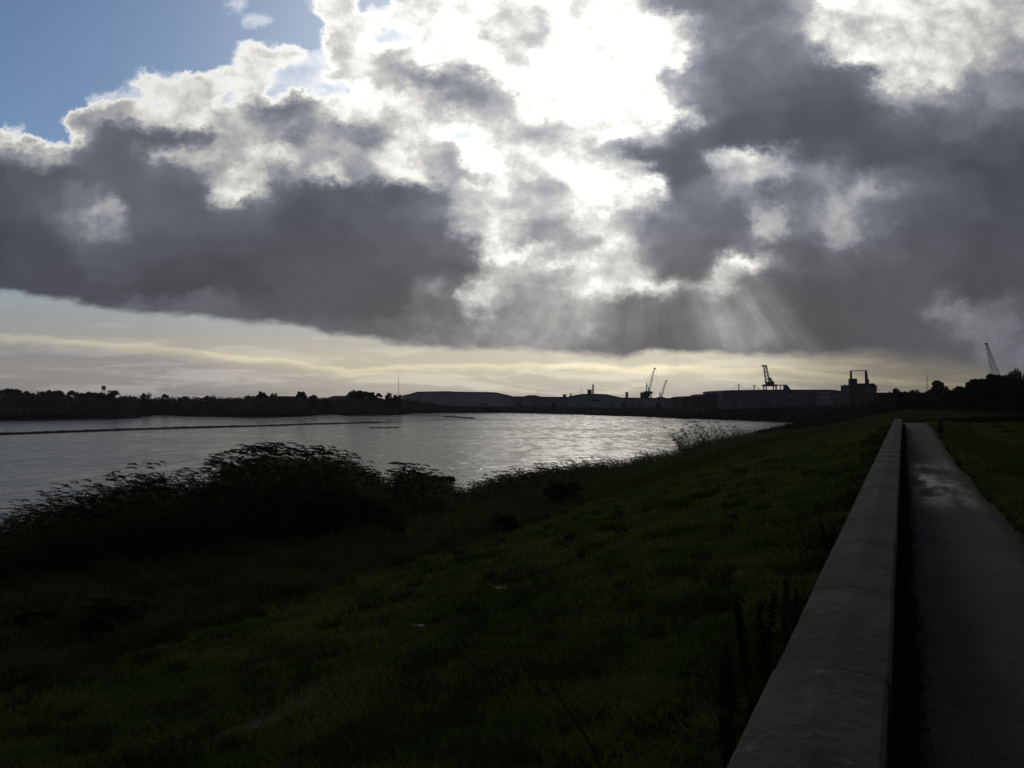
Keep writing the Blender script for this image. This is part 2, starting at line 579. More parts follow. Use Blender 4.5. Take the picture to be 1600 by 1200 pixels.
def concrete():
    m, g, b = material('weathered_concrete', 0.92, 0.12)
    tc = nd(g.nt, 'ShaderNodeNewGeometry')
    p = tc.outputs['Position']
    n1 = g.noise(p, 1.6, 6.0, 0.65)
    n2 = g.noise(p, 22.0, 5.0, 0.65)
    n3 = g.noise(p, 5.0, 4.0, 0.6)
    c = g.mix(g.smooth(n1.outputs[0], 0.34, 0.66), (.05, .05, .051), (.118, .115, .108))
    c = g.mix(g.m('MULTIPLY', g.smooth(n3.outputs[0], 0.52, 0.68), 0.6), c, (.05, .056, .042))   # moss and grime
    c = g.mix(g.m('MULTIPLY', g.smooth(n2.outputs[0], 0.48, 0.66), 0.7), c, (.045, .043, .04))
    n4 = g.noise(p, 9.0, 5.0, 0.7)
    c = g.mix(g.m('MULTIPLY', g.smooth(n4.outputs[0], 0.6, 0.68), 0.6), c, (.2, .195, .17))          # lichen
    g.nt.links.new(c, b.inputs['Base Color'])
    vor = nd(g.nt, 'ShaderNodeTexVoronoi', feature='DISTANCE_TO_EDGE')
    wv = g.vop('ADD', p, g.scale(n3.outputs[1], 0.5))
    g.nt.links.new(wv, vor.inputs['Vector'])
    vor.inputs['Scale'].default_value = 0.8
    crack = g.m('MULTIPLY', g.smooth(vor.outputs[0], 0.0, 0.012, 1.0, 0.0), g.smooth(n1.outputs[0], 0.52, 0.6))
    h = g.m('SUBTRACT', g.m('ADD', g.m('MULTIPLY', n2.outputs[0], 0.6), g.m('MULTIPLY', n3.outputs[0], 0.4)), crack)
    put_bump(g, b, h, 0.8, 0.012)
    return m


M['concrete'] = concrete()


def tarmac():
    m, g, b = material('worn_tarmac', 0.85, 0.16)
    geo = nd(g.nt, 'ShaderNodeNewGeometry')
    p = geo.outputs['Position']
    # coordinates along and across the path
    s = g.vop('DOT_PRODUCT', p, (D2[0], D2[1], 0.0))
    t = g.vop('DOT_PRODUCT', p, (R2[0], R2[1], 0.0))
    ps = g.vec(g.m('MULTIPLY', s, 0.22), t, 0.0)
    n1 = g.noise(ps, 1.5, 5.0, 0.62)
    n2 = g.noise(p, 60.0, 3.0, 0.7)
    n3 = g.noise(p, 2.6, 5.0, 0.6)
    c = g.mix(g.smooth(n1.outputs[0], 0.3, 0.7), (.08, .071, .079), (.14, .126, .132))
    c = g.mix(g.m('MULTIPLY', g.smooth(n2.outputs[0], 0.46, 0.62), 0.7), c, (.05, .046, .05))
    n5 = g.noise(p, 11.0, 5.0, 0.7)
    c = g.mix(g.m('MULTIPLY', g.smooth(n5.outputs[0], 0.56, 0.66), 0.6), c, (.03, .033, .022))       # leaf litter and algae
    c = g.mix(g.m('MULTIPLY', g.smooth(n5.outputs[0], 0.36, 0.3), 0.5), c, (.15, .14, .135))
    edge = g.m('MAXIMUM', g.smooth(g.m('ADD', t, g.m('MULTIPLY', n3.outputs[0], 0.25)), 1.12, 1.3), g.smooth(g.m('SUBTRACT', t, g.m('MULTIPLY', n3.outputs[0], 0.25)), 0.12, -0.06))
    c = g.mix(g.m('MULTIPLY', edge, 0.85), c, (.03, .04, .018))          # moss creeping in
    g.nt.links.new(c, b.inputs['Base Color'])
    # damp patch on the middle stretch
    wet = g.m('MULTIPLY', g.m('MULTIPLY', g.smooth(s, 13.5, 18.0), g.smooth(s, 29.0, 22.0)), g.smooth(g.m('ADD', g.m('MULTIPLY', n1.outputs[0], .8), g.m('MULTIPLY', n3.outputs[0], .2)), 0.43, 0.6))
    wet = g.m('MULTIPLY', wet, g.m('MULTIPLY', g.smooth(t, 0.1, 0.35), g.smooth(t, 1.25, 0.95)))
    g.nt.links.new(g.m('MULTIPLY_ADD', wet, -0.52, 0.85), b.inputs['Roughness'])
    g.nt.links.new(g.m('MULTIPLY_ADD', wet, 0.4, 0.16), b.inputs['Specular IOR Level'])
    h = g.m('MULTIPLY', n2.outputs[0], g.m('MULTIPLY_ADD', wet, -0.75, 1.0))
    put_bump(g, b, h, 0.8, 0.014)
    return m


M['tarmac'] = tarmac()


def soil():
    """grassy ground under the blades, with trodden earth along a track and mud at the water"""
    m, g, b = material('grassy_ground', 0.95, 0.0)
    geo = nd(g.nt, 'ShaderNodeNewGeometry')
    p = geo.outputs['Position']
    s = g.vop('DOT_PRODUCT', p, (D2[0], D2[1], 0.0))
    t = g.vop('DOT_PRODUCT', p, (R2[0], R2[1], 0.0))
    sp = nd(g.nt, 'ShaderNodeSeparateXYZ')
    g.nt.links.new(p, sp.inputs[0])
    n1 = g.noise(p, 0.35, 6.0, 0.62)
    n2 = g.noise(p, 3.2, 6.0, 0.65)
    n3 = g.noise(g.vec(g.m('MULTIPLY', s, 0.3), t, 0.0), 1.1, 4.0, 0.6)
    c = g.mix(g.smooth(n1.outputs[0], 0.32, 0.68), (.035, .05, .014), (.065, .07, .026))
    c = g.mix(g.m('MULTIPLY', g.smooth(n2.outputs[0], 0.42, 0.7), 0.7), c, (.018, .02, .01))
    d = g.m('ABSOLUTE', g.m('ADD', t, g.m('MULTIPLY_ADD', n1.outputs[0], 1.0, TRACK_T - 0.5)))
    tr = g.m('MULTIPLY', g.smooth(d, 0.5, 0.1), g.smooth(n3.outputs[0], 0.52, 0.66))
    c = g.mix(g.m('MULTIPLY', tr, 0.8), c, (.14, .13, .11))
    c = g.mix(g.smooth(sp.outputs[2], WATER + 0.55, WATER + 0.15), c, (.04, .035, .03))
    g.nt.links.new(c, b.inputs['Base Color'])
    h = g.m('ADD', n2.outputs[0], g.m('MULTIPLY', n1.outputs[0], 2.0))
    put_bump(g, b, h, 0.8, 0.12)
    return m


TRACK_T = 5.0


def water_mat():
    m, g, b = material('river_water', 0.12, 0.5)
    b.inputs['Base Color'].default_value = (.016, .024, .032, 1)
    b.inputs['IOR'].default_value = 1.33
    geo = nd(g.nt, 'ShaderNodeNewGeometry')
    p = geo.outputs['Position']
    sp = nd(g.nt, 'ShaderNodeSeparateXYZ')
    g.nt.links.new(p, sp.inputs[0])
    # wind ripples, their crests lying across the wind
    q = g.vec(g.m('MULTIPLY', sp.outputs[0], 0.55), g.m('MULTIPLY', sp.outputs[1], 1.0), 0.0)
    big = g.noise(g.vec(g.m('MULTIPLY', sp.outputs[0], 0.6), sp.outputs[1], 0.0), 0.03, 4.0, 0.6)
    mid = g.noise(g.vec(sp.outputs[0], g.m('MULTIPLY', sp.outputs[1], 0.6), 3.0), 0.12, 3.0, 0.6)
    a = g.noise(q, 0.55, 3.0, 0.6, 0.6)
    c = g.noise(q, 2.6, 3.0, 0.6, 0.3)
    swell = g.noise(g.vec(sp.outputs[0], g.m('MULTIPLY', sp.outputs[1], 0.4), 5.0), 0.42, 3.0, 0.6, 0.5)
    fleck = g.noise(g.vec(sp.outputs[0], g.m('MULTIPLY', sp.outputs[1], 0.22), 8.0), 0.6, 4.0, 0.7)
    calm = g.smooth(g.m('ADD', big.outputs[0], g.m('MULTIPLY', mid.outputs[0], 0.35)), 0.48, 0.74, 0.4, 1.0)
    chop = g.m('MULTIPLY', calm, g.smooth(fleck.outputs[0], 0.36, 0.62, 0.4, 1.2))
    h = g.m('ADD', g.m('MULTIPLY', a.outputs[0], 0.55), g.m('MULTIPLY', c.outputs[0], 0.12))
    h = g.m('ADD', h, g.m('MULTIPLY', swell.outputs[0], 0.7))
    bp = nd(g.nt, 'ShaderNodeBump')
    bp.inputs['Distance'].default_value = 0.55
    g.nt.links.new(g.m('MULTIPLY', chop, 0.7), bp.inputs['Strength'])
    g.nt.links.new(h, bp.inputs['Height'])
    g.nt.links.new(bp.outputs[0], b.inputs['Normal'])
    g.nt.links.new(g.m('MULTIPLY_ADD', chop, 0.12, 0.08), b.inputs['Roughness'])
    return m


M['water'] = water_mat()
M['soil'] = soil()

# =================================================================== terrain
NEAR_SHORE = [(-80, -27), (0, -28), (15, -29.5), (24, -32), (29, -31.5), (33, -27), (37, -22.5), (42, -21.2), (52, -20.6), (62, -19.2),
              (80, -19.6), (100, -20.5), (130, -20.0), (160, -19.5), (190, -19.2), (206, -18.8), (222, -15.0), (232, -8.0)]
FAR_SHORE = [(76, 246), (67, 280), (55, 296), (46, 338), (27, 387), (0, 440), (-33, 439), (-46, 412), (-50, 361), (-62, 355), (-76, 400),
             (-80, 338), (-88, 312), (-117, 338), (-140, 372), (-146, 384), (-136, 330), (-122, 286), (-149, 270), (-230, 252), (-420, 230), (-900, 190)]
RIVER = [st(*p) for p in NEAR_SHORE] + FAR_SHORE + [(-900, -60), (-200, -80)]
RIVER = np.array(RIVER)


def seg_dist(px, py, poly, closed=True):
    n = len(poly)
    best = np.full(px.shape, 1e9)
    for i in range(n if closed else n - 1):
        ax, ay = poly[i]
        bx, by = poly[(i + 1) % n]
        dx, dy = bx - ax, by - ay
        L = dx * dx + dy * dy
        q = np.clip(((px - ax) * dx + (py - ay) * dy) / L, 0, 1)
        best = np.minimum(best, np.hypot(px - ax - q * dx, py - ay - q * dy))
    return best


def inside_poly(px, py, poly):
    c = np.zeros(px.shape, dtype=bool)
    n = len(poly)
    j = n - 1
    for i in range(n):
        xi, yi = poly[i]
        xj, yj = poly[j]
        cond = ((yi > py) != (yj > py)) & (px < (xj - xi) * (py - yi) / (yj - yi + 1e-12) + xi)
        c ^= cond
        j = i
    return c


def sstep(x, a, b):
    q = np.clip((x - a) / (b - a), 0, 1)
    return q * q * (3 - 2 * q)


def wob(x, y, f, seed=0.0):
    """cheap smooth noise for terrain"""
    return (np.sin(x * f + 1.3 + seed) * np.cos(y * f * 1.13 - .7 + seed * 2) + .5 * np.sin(x * f * 2.3 + y * f * 1.7 + seed) +
            .3 * np.sin(x * f * 4.1 - y * f * 3.7 + 2.1 * seed)) / 1.8


def near_shore_t(s):
    a = np.array(NEAR_SHORE, dtype=float)
    return np.interp(s, a[:, 0], a[:, 1])


WALL_L, WALL_R = -0.385, -0.04
PATH_R = 1.3


def height(x, y):
    """ground height at world points"""
    x = np.asarray(x, dtype=float)
    y = np.asarray(y, dtype=float)
    s = x * D2[0] + y * D2[1]
    t = x * R2[0] + y * R2[1]
    d = seg_dist(x, y, RIVER)
    ins = inside_poly(x, y, RIVER)
    # near side
    crest = 0.35 * sstep(s, 24, 50) * (1 - sstep(s, 54, 78))
    sh = near_shore_t(s)
    k1 = sh + 8.5
    k1 = np.minimum(k1, -11.0)
    slope = np.interp(t, [-60, -12.0, -6.0, -0.4, 0], [-2.75, -2.65, -1.25, -0.06, 0])
    frac = np.clip((-11.5 - t) / np.maximum(1.0, -11.5 - sh), 0, 1)
    bank = np.where(t < -11.5, -2.6 - 1.45 * frac ** 0.9, slope)
    bank = bank + wob(x, y, 0.55) * 0.07 * sstep(-t, 0.8, 4) + wob(x, y, 1.7, 2) * 0.035 * sstep(-t, 1.0, 5)
    bank = bank + wob(s * .22, t, 1.5, 5) * 0.045 * sstep(-t, 1.0, 3)            # ruts along the slope
    right = -0.04 - 0.10 * sstep(t, 1.3, 4.0) - 0.5 * sstep(t, 6, 30) + wob(x, y, 0.5, 4) * 0.06 * sstep(t, 1.6, 4)
    # shallow ditch crossing the right-hand field
    ax, ay, bx, by = 19.5, 42.5, 11.5, 19.5
    L = math.hypot(bx - ax, by - ay)
    dd = np.abs((x - ax) * (by - ay) - (y - ay) * (bx - ax)) / L
    right = right - 0.22 * np.exp(-(dd / 0.8) ** 2) * sstep(t, 2.0, 5.0)
    h = np.where(t > PATH_R, right, np.where(t < WALL_R, bank, -0.04))
    h = h + crest * sstep(t, -6.0, -1.0)
    far_near = sstep(s, 60, 140)
    h = h + far_near * np.where(t > WALL_R, wob(x, y, 0.05, 1) * 0.3, 0)
    # far side of the river
    farside = (~ins) & ((y > 246 + (76 - x) * 0.6) & (x < 90) & (d < 1e8)) & (t < -25)
    hf = WATER + np.minimum(1.9, d * 0.22) + 0.9 * sstep(d, 15, 160) + wob(x, y, 0.06, 3) * 0.25
    h = np.where(farside, hf, h)
    # keep dry land above the water near any shore, and the river bed below it
    h = np.where(ins, WATER - np.minimum(2.0, 0.04 + d * 0.22), np.maximum(h, WATER + np.minimum(0.5, d * 0.2)))
    return h


def hz(x, y):
    return float(height(np.array([x]), np.array([y]))[0])


def build_ground():
    fine = np.linspace(R(-33), R(33), 560)
    coarse_l = np.linspace(R(-180), R(-33), 90, endpoint=False)
    coarse_r = np.linspace(R(33), R(180), 90)[1:]
    az = np.concatenate([coarse_l, fine, coarse_r])
    rad = np.concatenate([[0.02], np.geomspace(0.6, 900, 330), np.geomspace(980, 3500, 12)])
    A, Q = np.meshgrid(az, rad)
    x = (np.sin(A) * Q).ravel()
    y = (np.cos(A) * Q).ravel()
    z = height(x, y)
    na, nr = len(az), len(rad)
    i, j = np.meshgrid(np.arange(nr - 1), np.arange(na), indexing='ij')
    j2 = (j + 1) % na
    f = np.stack([i * na + j, (i + 1) * na + j, (i + 1) * na + j2, i * na + j2], -1).reshape(-1, 4)
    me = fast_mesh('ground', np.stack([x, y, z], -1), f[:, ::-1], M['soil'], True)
    tag(link(bpy.data.objects.new('ground', me)), 'dark grassy river bank sloping from the wall to the reeds', kind='structure')


build_ground()

# water: one sheet along the river bed
wx = MB()
wx.add([(-1200, -400, WATER), (400, -400, WATER), (400, 900, WATER), (-1200, 900, WATER)], [(0, 1, 2, 3)])
tag(wx.build('river_water', M['water']), 'wide rippled grey river reflecting the bright sky', kind='structure')


# low training bank of mud and stones breaking the water surface
def mud_bar(pts, w, hgt, label):
    pts = np.array(pts, dtype=float)
    n = 160
    q = np.linspace(0, 1, n)
    cum = np.concatenate([[0], np.cumsum(np.hypot(*np.diff(pts, axis=0).T))])
    cum /= cum[-1]
    x = np.interp(q, cum, pts[:, 0])
    y = np.interp(q, cum, pts[:, 1])
    nx, ny = np.gradient(y), -np.gradient(x)
    L = np.hypot(nx, ny)
    nx, ny = nx / L, ny / L
    vs = []
    taper = np.minimum(1, np.minimum(q, 1 - q) / 0.08)
    for k, (o, z) in enumerate(((-1, -.5), (-.45, .6), (0, 1), (.5, .55), (1, -.5))):
        ww = w * (1 + .35 * rng.normal(size=n) * .6)
        zz = WATER + hgt * z * taper * (1 + (.14 * rng.normal(size=n) if z > 0 else 0))
        vs.append(np.stack([x + nx * o * ww, y + ny * o * ww, zz], -1))
    V = np.stack(vs, 1).reshape(-1, 3)
    f = []
    for i in range(n - 1):
        for k in range(4):
            f.append((i * 5 + k, i * 5 + k + 1, (i + 1) * 5 + k + 1, (i + 1) * 5 + k))
    me = fast_mesh('mud_bank', V, f, M['mud'])
    return tag(link(bpy.data.objects.new('mud_bank', me)), label, kind='structure')


def wpix(px, py):
    """point on the water seen in the given direction"""
    dep = (EYE - WATER) * F / (py - 627.0)
    return ((px - 800.0) / F * dep, dep)


mud_bar([wpix(-260, 687), wpix(0, 679), wpix(90, 676), wpix(200, 672), wpix(310, 668.5), wpix(400, 666.5), wpix(480, 663.5), wpix(560, 661.5), wpix(640, 660.5)],
        0.9, 0.34, 'long thin dark mud ridge breaking the surface near the far shore')
mud_bar([wpix(695, 651), wpix(715, 652.5), wpix(742, 654.5)], 1.5, 0.35, 'short dark mud bar off the tip of the far bank')
mud_bar([wpix(575, 668.5), wpix(600, 668.8), wpix(625, 668.2)], 0.7, 0.16, 'small dark mud patch just showing beside the long ridge')

# =================================================================== path
WALL_S = 70.0                     # the path bends beyond the crest
BEND = R(24)


def path_frame(u_):
    """point and heading at run length u_ along the wall line (offset 0)"""
    s0, s1, ang = WALL_S, WALL_S + 4.0, BEND
    if u_ <= s0:
        return np.array(st(u_, 0.0)), TH
    L = 4.0
    q = min(u_ - s0, L)
    h_ = TH + ang * (q / L) / 2
    p = np.array(st(s0, 0.0)) + q * np.array([math.sin(h_), math.cos(h_)])
    if u_ > s0 + L:
        hh = TH + ang
        p = p + (u_ - s0 - L) * np.array([math.sin(hh), math.cos(hh)])
        return p, hh
    return p, TH + ang * q / L


def build_path():
    pr = random.Random(9)
    us = np.concatenate([np.arange(-12, 4, 0.5), np.arange(4, 52, 0.5), np.arange(52, 96, 2.0)])
    ts = [WALL_R + 0.02, 0.12, 0.4, 0.75, 1.05, PATH_R - 0.06, PATH_R]
    V = []
    for u_ in us:
        p, hd = path_frame(u_)
        rx, ry = math.cos(hd), -math.sin(hd)
        for k, t_ in enumerate(ts):
            tt = t_ + (0.06 * float(wob(np.array(u_), np.array(.3), .9)) + 0.03 * pr.uniform(-1, 1) if k >= 5 else 0)
            x, y = p[0] + rx * tt, p[1] + ry * tt
            s_ = x * D2[0] + y * D2[1]
            z = 0.35 * float(sstep(np.array(s_), 24, 50) * (1 - sstep(np.array(s_), 54, 78))) + (0.012 if 0 < k < 6 else -0.03)
            V.append((x, y, z))
    n = len(ts)
    f = [(i * n + k, i * n + k + 1, (i + 1) * n + k + 1, (i + 1) * n + k) for i in range(len(us) - 1) for k in range(n - 1)]
    me = fast_mesh('footpath', V, np.array(f)[:, ::-1], M['tarmac'], True)
    tag(link(bpy.data.objects.new('footpath', me)), 'narrow damp tarmac footpath beside the low concrete wall', kind='structure')


build_path()

# =================================================================== flood wall
wall = empty('flood_wall', (*st(0, -0.21), 0))
tag(wall, 'long low concrete flood wall with ridged coping beside the path', 'wall')
STEP = 1.36
cw = 0.172
prof = [(-cw, .62), (cw, .62), (cw, .735), (cw - .012, .747), (0.012, .772), (-0.012, .772), (-cw + .012, .747), (-cw, .735)]
cop = MB().prism(prof, -STEP / 2 + .0025, STEP / 2 - .0025).mesh('coping_stone', M['concrete'])
face_mesh = MB().box((0, 0, .21), (.27, STEP - .012, .82)).mesh('wall_panel', M['concrete'])
uu = 3.07 - STEP * 6.5
k = 0
wr = random.Random(4)
while uu < 48.3:
    p, hd = path_frame(uu)
    rx, ry = math.cos(hd), -math.sin(hd)
    x, y = p[0] - 0.21 * rx, p[1] - 0.21 * ry
    lx, ly = x - wall.location.x, y - wall.location.y
    for nm, me, dz in (('coping_stone', cop, wr.uniform(-.003, .003)), ('wall_panel', face_mesh, 0)):
        o = bpy.data.objects.new(nm, me)
        o.location = (lx + wr.uniform(-.003, .003), ly, dz)
        o.rotation_euler = (0, 0, -hd + wr.uniform(-.0015, .0015))
        link(o, wall)
    uu += STEP

# =================================================================== far bank: trees, buildings, cranes
def at(px, dep, z=None):
    """world x for a direction at a given depth"""
    return (px - 800.0) / F * dep


def hgt(py, dep):
    return EYE - (py - 627.0) / F * dep


def crown_mesh(name, seed, mat, w=1.0, h=1.0, n=18, leaves=70, leaf=0.07, spread=0.33, low=0.0):
    """crown of about unit width and height made of leaf clumps"""
    r_ = np.random.default_rng(seed)
    V, Fc = [], []
    for i in range(n):
        a = r_.uniform(0, 2 * math.pi)
        q = math.sqrt(r_.uniform(0, 1)) * 0.36
        zc = low + (1 - low) * r_.uniform(0.22, 0.84)
        lim = math.sqrt(max(0.05, 1 - ((zc - .5) / .5) ** 2))
        c = np.array([math.cos(a) * q * lim * w, math.sin(a) * q * lim * w, zc * h])
        rad = spread * r_.uniform(.45, .85) * np.array([w, w, h * .75]) * 0.62
        p = r_.normal(size=(leaves, 3))
        p /= np.linalg.norm(p, axis=1)[:, None]
        p *= (r_.uniform(0, 1, (leaves, 1)) ** 0.45)
        V.append(c + p * rad)
    P = np.concatenate(V)
    P[:, 2] = np.maximum(P[:, 2], low * h + .01)
    m_ = len(P)
    d1 = r_.normal(size=(m_, 3))
    d1 /= np.linalg.norm(d1, axis=1)[:, None]
    d2 = np.cross(d1, r_.normal(size=(m_, 3)))
    d2 /= np.linalg.norm(d2, axis=1)[:, None]
    sz = leaf * r_.uniform(.6, 1.4, (m_, 1))
    quad = np.stack([P - d1 * sz, P - d2 * sz * .6, P + d1 * sz, P + d2 * sz * .6], 1).reshape(-1, 3)
    fc = np.arange(m_ * 4).reshape(-1, 4)
    return fast_mesh(name, quad, fc, mat)


def trunk_mesh(name, seed, h=0.55, r0=0.035):
    r_ = random.Random(seed)
    b = MB()
    b.bar((0, 0, -.05), (0.01, 0, h * .6), r0, r0 * .7, 7)
    for i in range(5):
        a = 2 * math.pi * i / 5 + r_.uniform(-.4, .4)
        b.bar((0.01, 0, h * r_.uniform(.45, .62)), (math.cos(a) * .22, math.sin(a) * .22, h * r_.uniform(1.0, 1.4)), r0 * .5, r0 * .15, 5)
    return b.mesh(name, M['bark'])


CROWNS = {
    'round': [crown_mesh('crown', 20 + i, M['far_leaf'], 1, 1, 30, 110, .055, .36) for i in range(4)],
    'wide': [crown_mesh('crown', 30 + i, M['far_leaf'], 1, 1, 34, 90, .05, .34) for i in range(3)],
    'thin': [crown_mesh('crown', 40 + i, M['far_leaf'], 1, 1, 20, 50, .045, .36, .05) for i in range(3)],
    'wood': [crown_mesh('crown', 50 + i, M['wood_leaf'], 1, 1, 60, 110, .042, .34) for i in range(4)],
    'pale': [crown_mesh('crown', 60 + i, M['far_leaf'], 1, 1, 30, 90, .035, .34, .05) for i in range(1)],
}
TRUNKS = [trunk_mesh('trunk', 70 + i) for i in range(3)]
tree_n = 0


def tree(px, ytop, wpx, dep, kind, label, group=None, sink=0.3, ground=None):
    """tree whose crown is wpx wide as seen at depth dep and reaches up to row ytop"""
    global tree_n
    x = at(px, dep)
    gz = hz(x, dep) if ground is None else ground
    top = hgt(ytop, dep)
    h = max(2.0, top - gz)
    w = wpx / F * dep * 1.35
    root = empty('tree', (x, dep, gz - 0.05))
    tag(root, label, 'tree', group)
    tk = bpy.data.objects.new('trunk', TRUNKS[tree_n % 3])
    tk.scale = (min(h, w) * .9, min(h, w) * .9, h * .95)
    link(tk, root)
    cr = bpy.data.objects.new('crown', CROWNS[kind][tree_n % len(CROWNS[kind])])
    cz = h * 0.12
    cr.location = (0, 0, cz)
    cr.scale = (w, w, (h - cz) * 1.06)
    cr.rotation_euler = (0, 0, tree_n * 2.1)
    link(cr, root)
    tree_n += 1
    return root


FARG = 'trees along the skyline of the far bank'
left_trees = [
    (-35, 611, 60, 345, 'wide', 'broad dark tree on the far bank cut by the left edge of the view'),
    (12, 606, 44, 340, 'round', 'tall round dark tree at the far left of the far bank'),
    (39, 610.5, 20, 342, 'round', 'small domed tree second from the left on the far bank'),
    (58, 610.5, 22, 338, 'wide', 'low domed tree third from the left on the far bank'),
    (75, 610, 20, 352, 'wide', 'flat topped tree joined to its neighbours on the left far bank'),
    (92, 608.5, 20, 345, 'round', 'dark pointed tree just left of a lacy one on the far bank'),
    (114, 609, 22, 340, 'thin', 'lacy tree with sky showing through it on the left far bank'),
    (137, 611.5, 26, 338, 'round', 'domed dark tree left of the pale water tower'),
    (152, 612, 18, 346, 'wide', 'small dark tree at the left foot of the pale water tower'),
    (168, 609, 30, 334, 'wide', 'broad dark tree in front of the pale water tower'),
    (203, 616.5, 36, 380, 'thin', 'low faint bush like tree right of the pale water tower'),
    (228, 613, 16, 372, 'thin', 'small flat crowned tree standing out on the low left skyline'),
    (258, 614.5, 14, 385, 'thin', 'tiny sparse tree above the low scrub of the far bank'),
    (288, 617, 22, 400, 'thin', 'faint low tree on the flattest part of the left skyline'),
    (328, 617, 18, 390, 'thin', 'faint small tree left of the bushy tree on the skyline'),
    (388, 617, 14, 385, 'thin', 'small faint tree beside the left end of the long low shed'),
    (409, 612, 16, 372, 'round', 'bushy round tree at the left end of the long low shed'),
    (428, 613, 11, 378, 'thin', 'small airy tree just right of the bushy one by the low shed'),
    (471, 611, 17, 384, 'round', 'dark square topped tree at the right end of the long low shed'),
    (488, 617, 16, 388, 'wide', 'low rounded tree right of the square topped one'),
    (511, 620, 10, 400, 'thin', 'tiny low tree between the two low sheds'),
    (547, 611, 13, 405, 'thin', 'airy tree at the left end of the tall clump by the big shed'),
    (560, 609.5, 22, 400, 'round', 'tallest dark tree of the clump left of the big shed'),
    (577, 611, 22, 398, 'round', 'dark tree in the middle of the clump left of the big shed'),
    (591, 613, 13, 408, 'thin', 'airy tree at the right end of the clump left of the big shed'),
    (607, 611.5, 18, 404, 'thin', 'rounded open crowned tree just left of the thin radio mast'),
    (621, 616, 14, 410, 'wide', 'low dark tree at the foot of the thin radio mast'),
]
for px, yt, w, dep, kd, lb in left_trees:
    tree(px, yt, w, dep, kd, lb, FARG)

WOODG = 'trees of the dark wood on the right'
right_trees = [
    (1397, 605, 18, 172, 'thin', 'small ragged tree right of the dark works building'),
    (1412, 611, 18, 170, 'wood', 'low dark tree behind the end of the wall'),
    (1431, 607.5, 18, 176, 'thin', 'small flat topped tree left of the thin lattice mast'),
    (1468, 593.5, 33, 150, 'round', 'lone round bushy tree left of the dark wood'),
    (1449, 613, 26, 158, 'wood', 'low dark tree at the foot of the thin lattice mast'),
    (1490, 608, 30, 146, 'wood', 'low sloping tree at the left end of the dark wood'),
    (1508, 602, 30, 143, 'wood', 'second tree of the dark wood, rising from its left end'),
    (1531, 589.5, 36, 140, 'wood', 'smooth domed tree left of the crane jib'),
    (1520, 604, 30, 132, 'wood', 'lower dark tree in front of the dark wood'),
    (1560, 583.5, 34, 138, 'wood', 'tall domed dark tree hiding the foot of the right crane'),
    (1583, 588, 30, 136, 'wood', 'dark tree right of the crane foot in the dark wood'),
    (1606, 589.5, 34, 134, 'wood', 'dark tree of the wood cut by the right edge'),
    (1552, 602, 38, 126, 'wood', 'broad lower tree in front of the crane foot'),
    (1592, 604, 40, 124, 'wood', 'broad lower dark tree at the right edge'),
    (1585, 575, 20, 230, 'pale', 'pale hazy tree rising behind the dark wood'),
    (1604, 577, 18, 232, 'pale', 'pale hazy tree behind the dark wood at the right edge'),
    (1646, 590, 44, 132, 'wood', 'dark tree of the wood just outside the right edge'),
]
for px, yt, w, dep, kd, lb in right_trees:
    tree(px, yt, w, dep, kd, lb, WOODG if kd == 'wood' else None)


# scrub, reeds and hedges of the far bank: one uncountable mass
def scrub(name, pts, leaf, mat, label, cat):
    """pts: arrays x, y, base z, height, radius of every clump"""
    x, y, z, h, r_ = pts
    per = 30
    m_ = len(x)
    a = rng.normal(size=(m_, per, 3))
    a /= np.linalg.norm(a, axis=2)[..., None]
    a *= rng.uniform(0, 1, (m_, per, 1)) ** .4
    P = np.stack([x, y, z + h * .48], -1)[:, None, :] + a * np.stack([r_, r_, h * .52], -1)[:, None, :]
    P = P.reshape(-1, 3)
    n_ = len(P)
    d1 = rng.normal(size=(n_, 3))
    d1 /= np.linalg.norm(d1, axis=1)[:, None]
    d2 = np.cross(d1, rng.normal(size=(n_, 3)))
    d2 /= np.linalg.norm(d2, axis=1)[:, None]
    sz = leaf * rng.uniform(.6, 1.4, (n_, 1)) * np.repeat(np.clip(r_, .6, 2.2), per)[:, None]
    quad = np.stack([P - d1 * sz, P - d2 * sz * .6, P + d1 * sz, P + d2 * sz * .6], 1).reshape(-1, 3)
    me = fast_mesh(name, quad, np.arange(n_ * 4).reshape(-1, 4), mat)
    return tag(link(bpy.data.objects.new(name, me)), label, cat, kind='stuff')


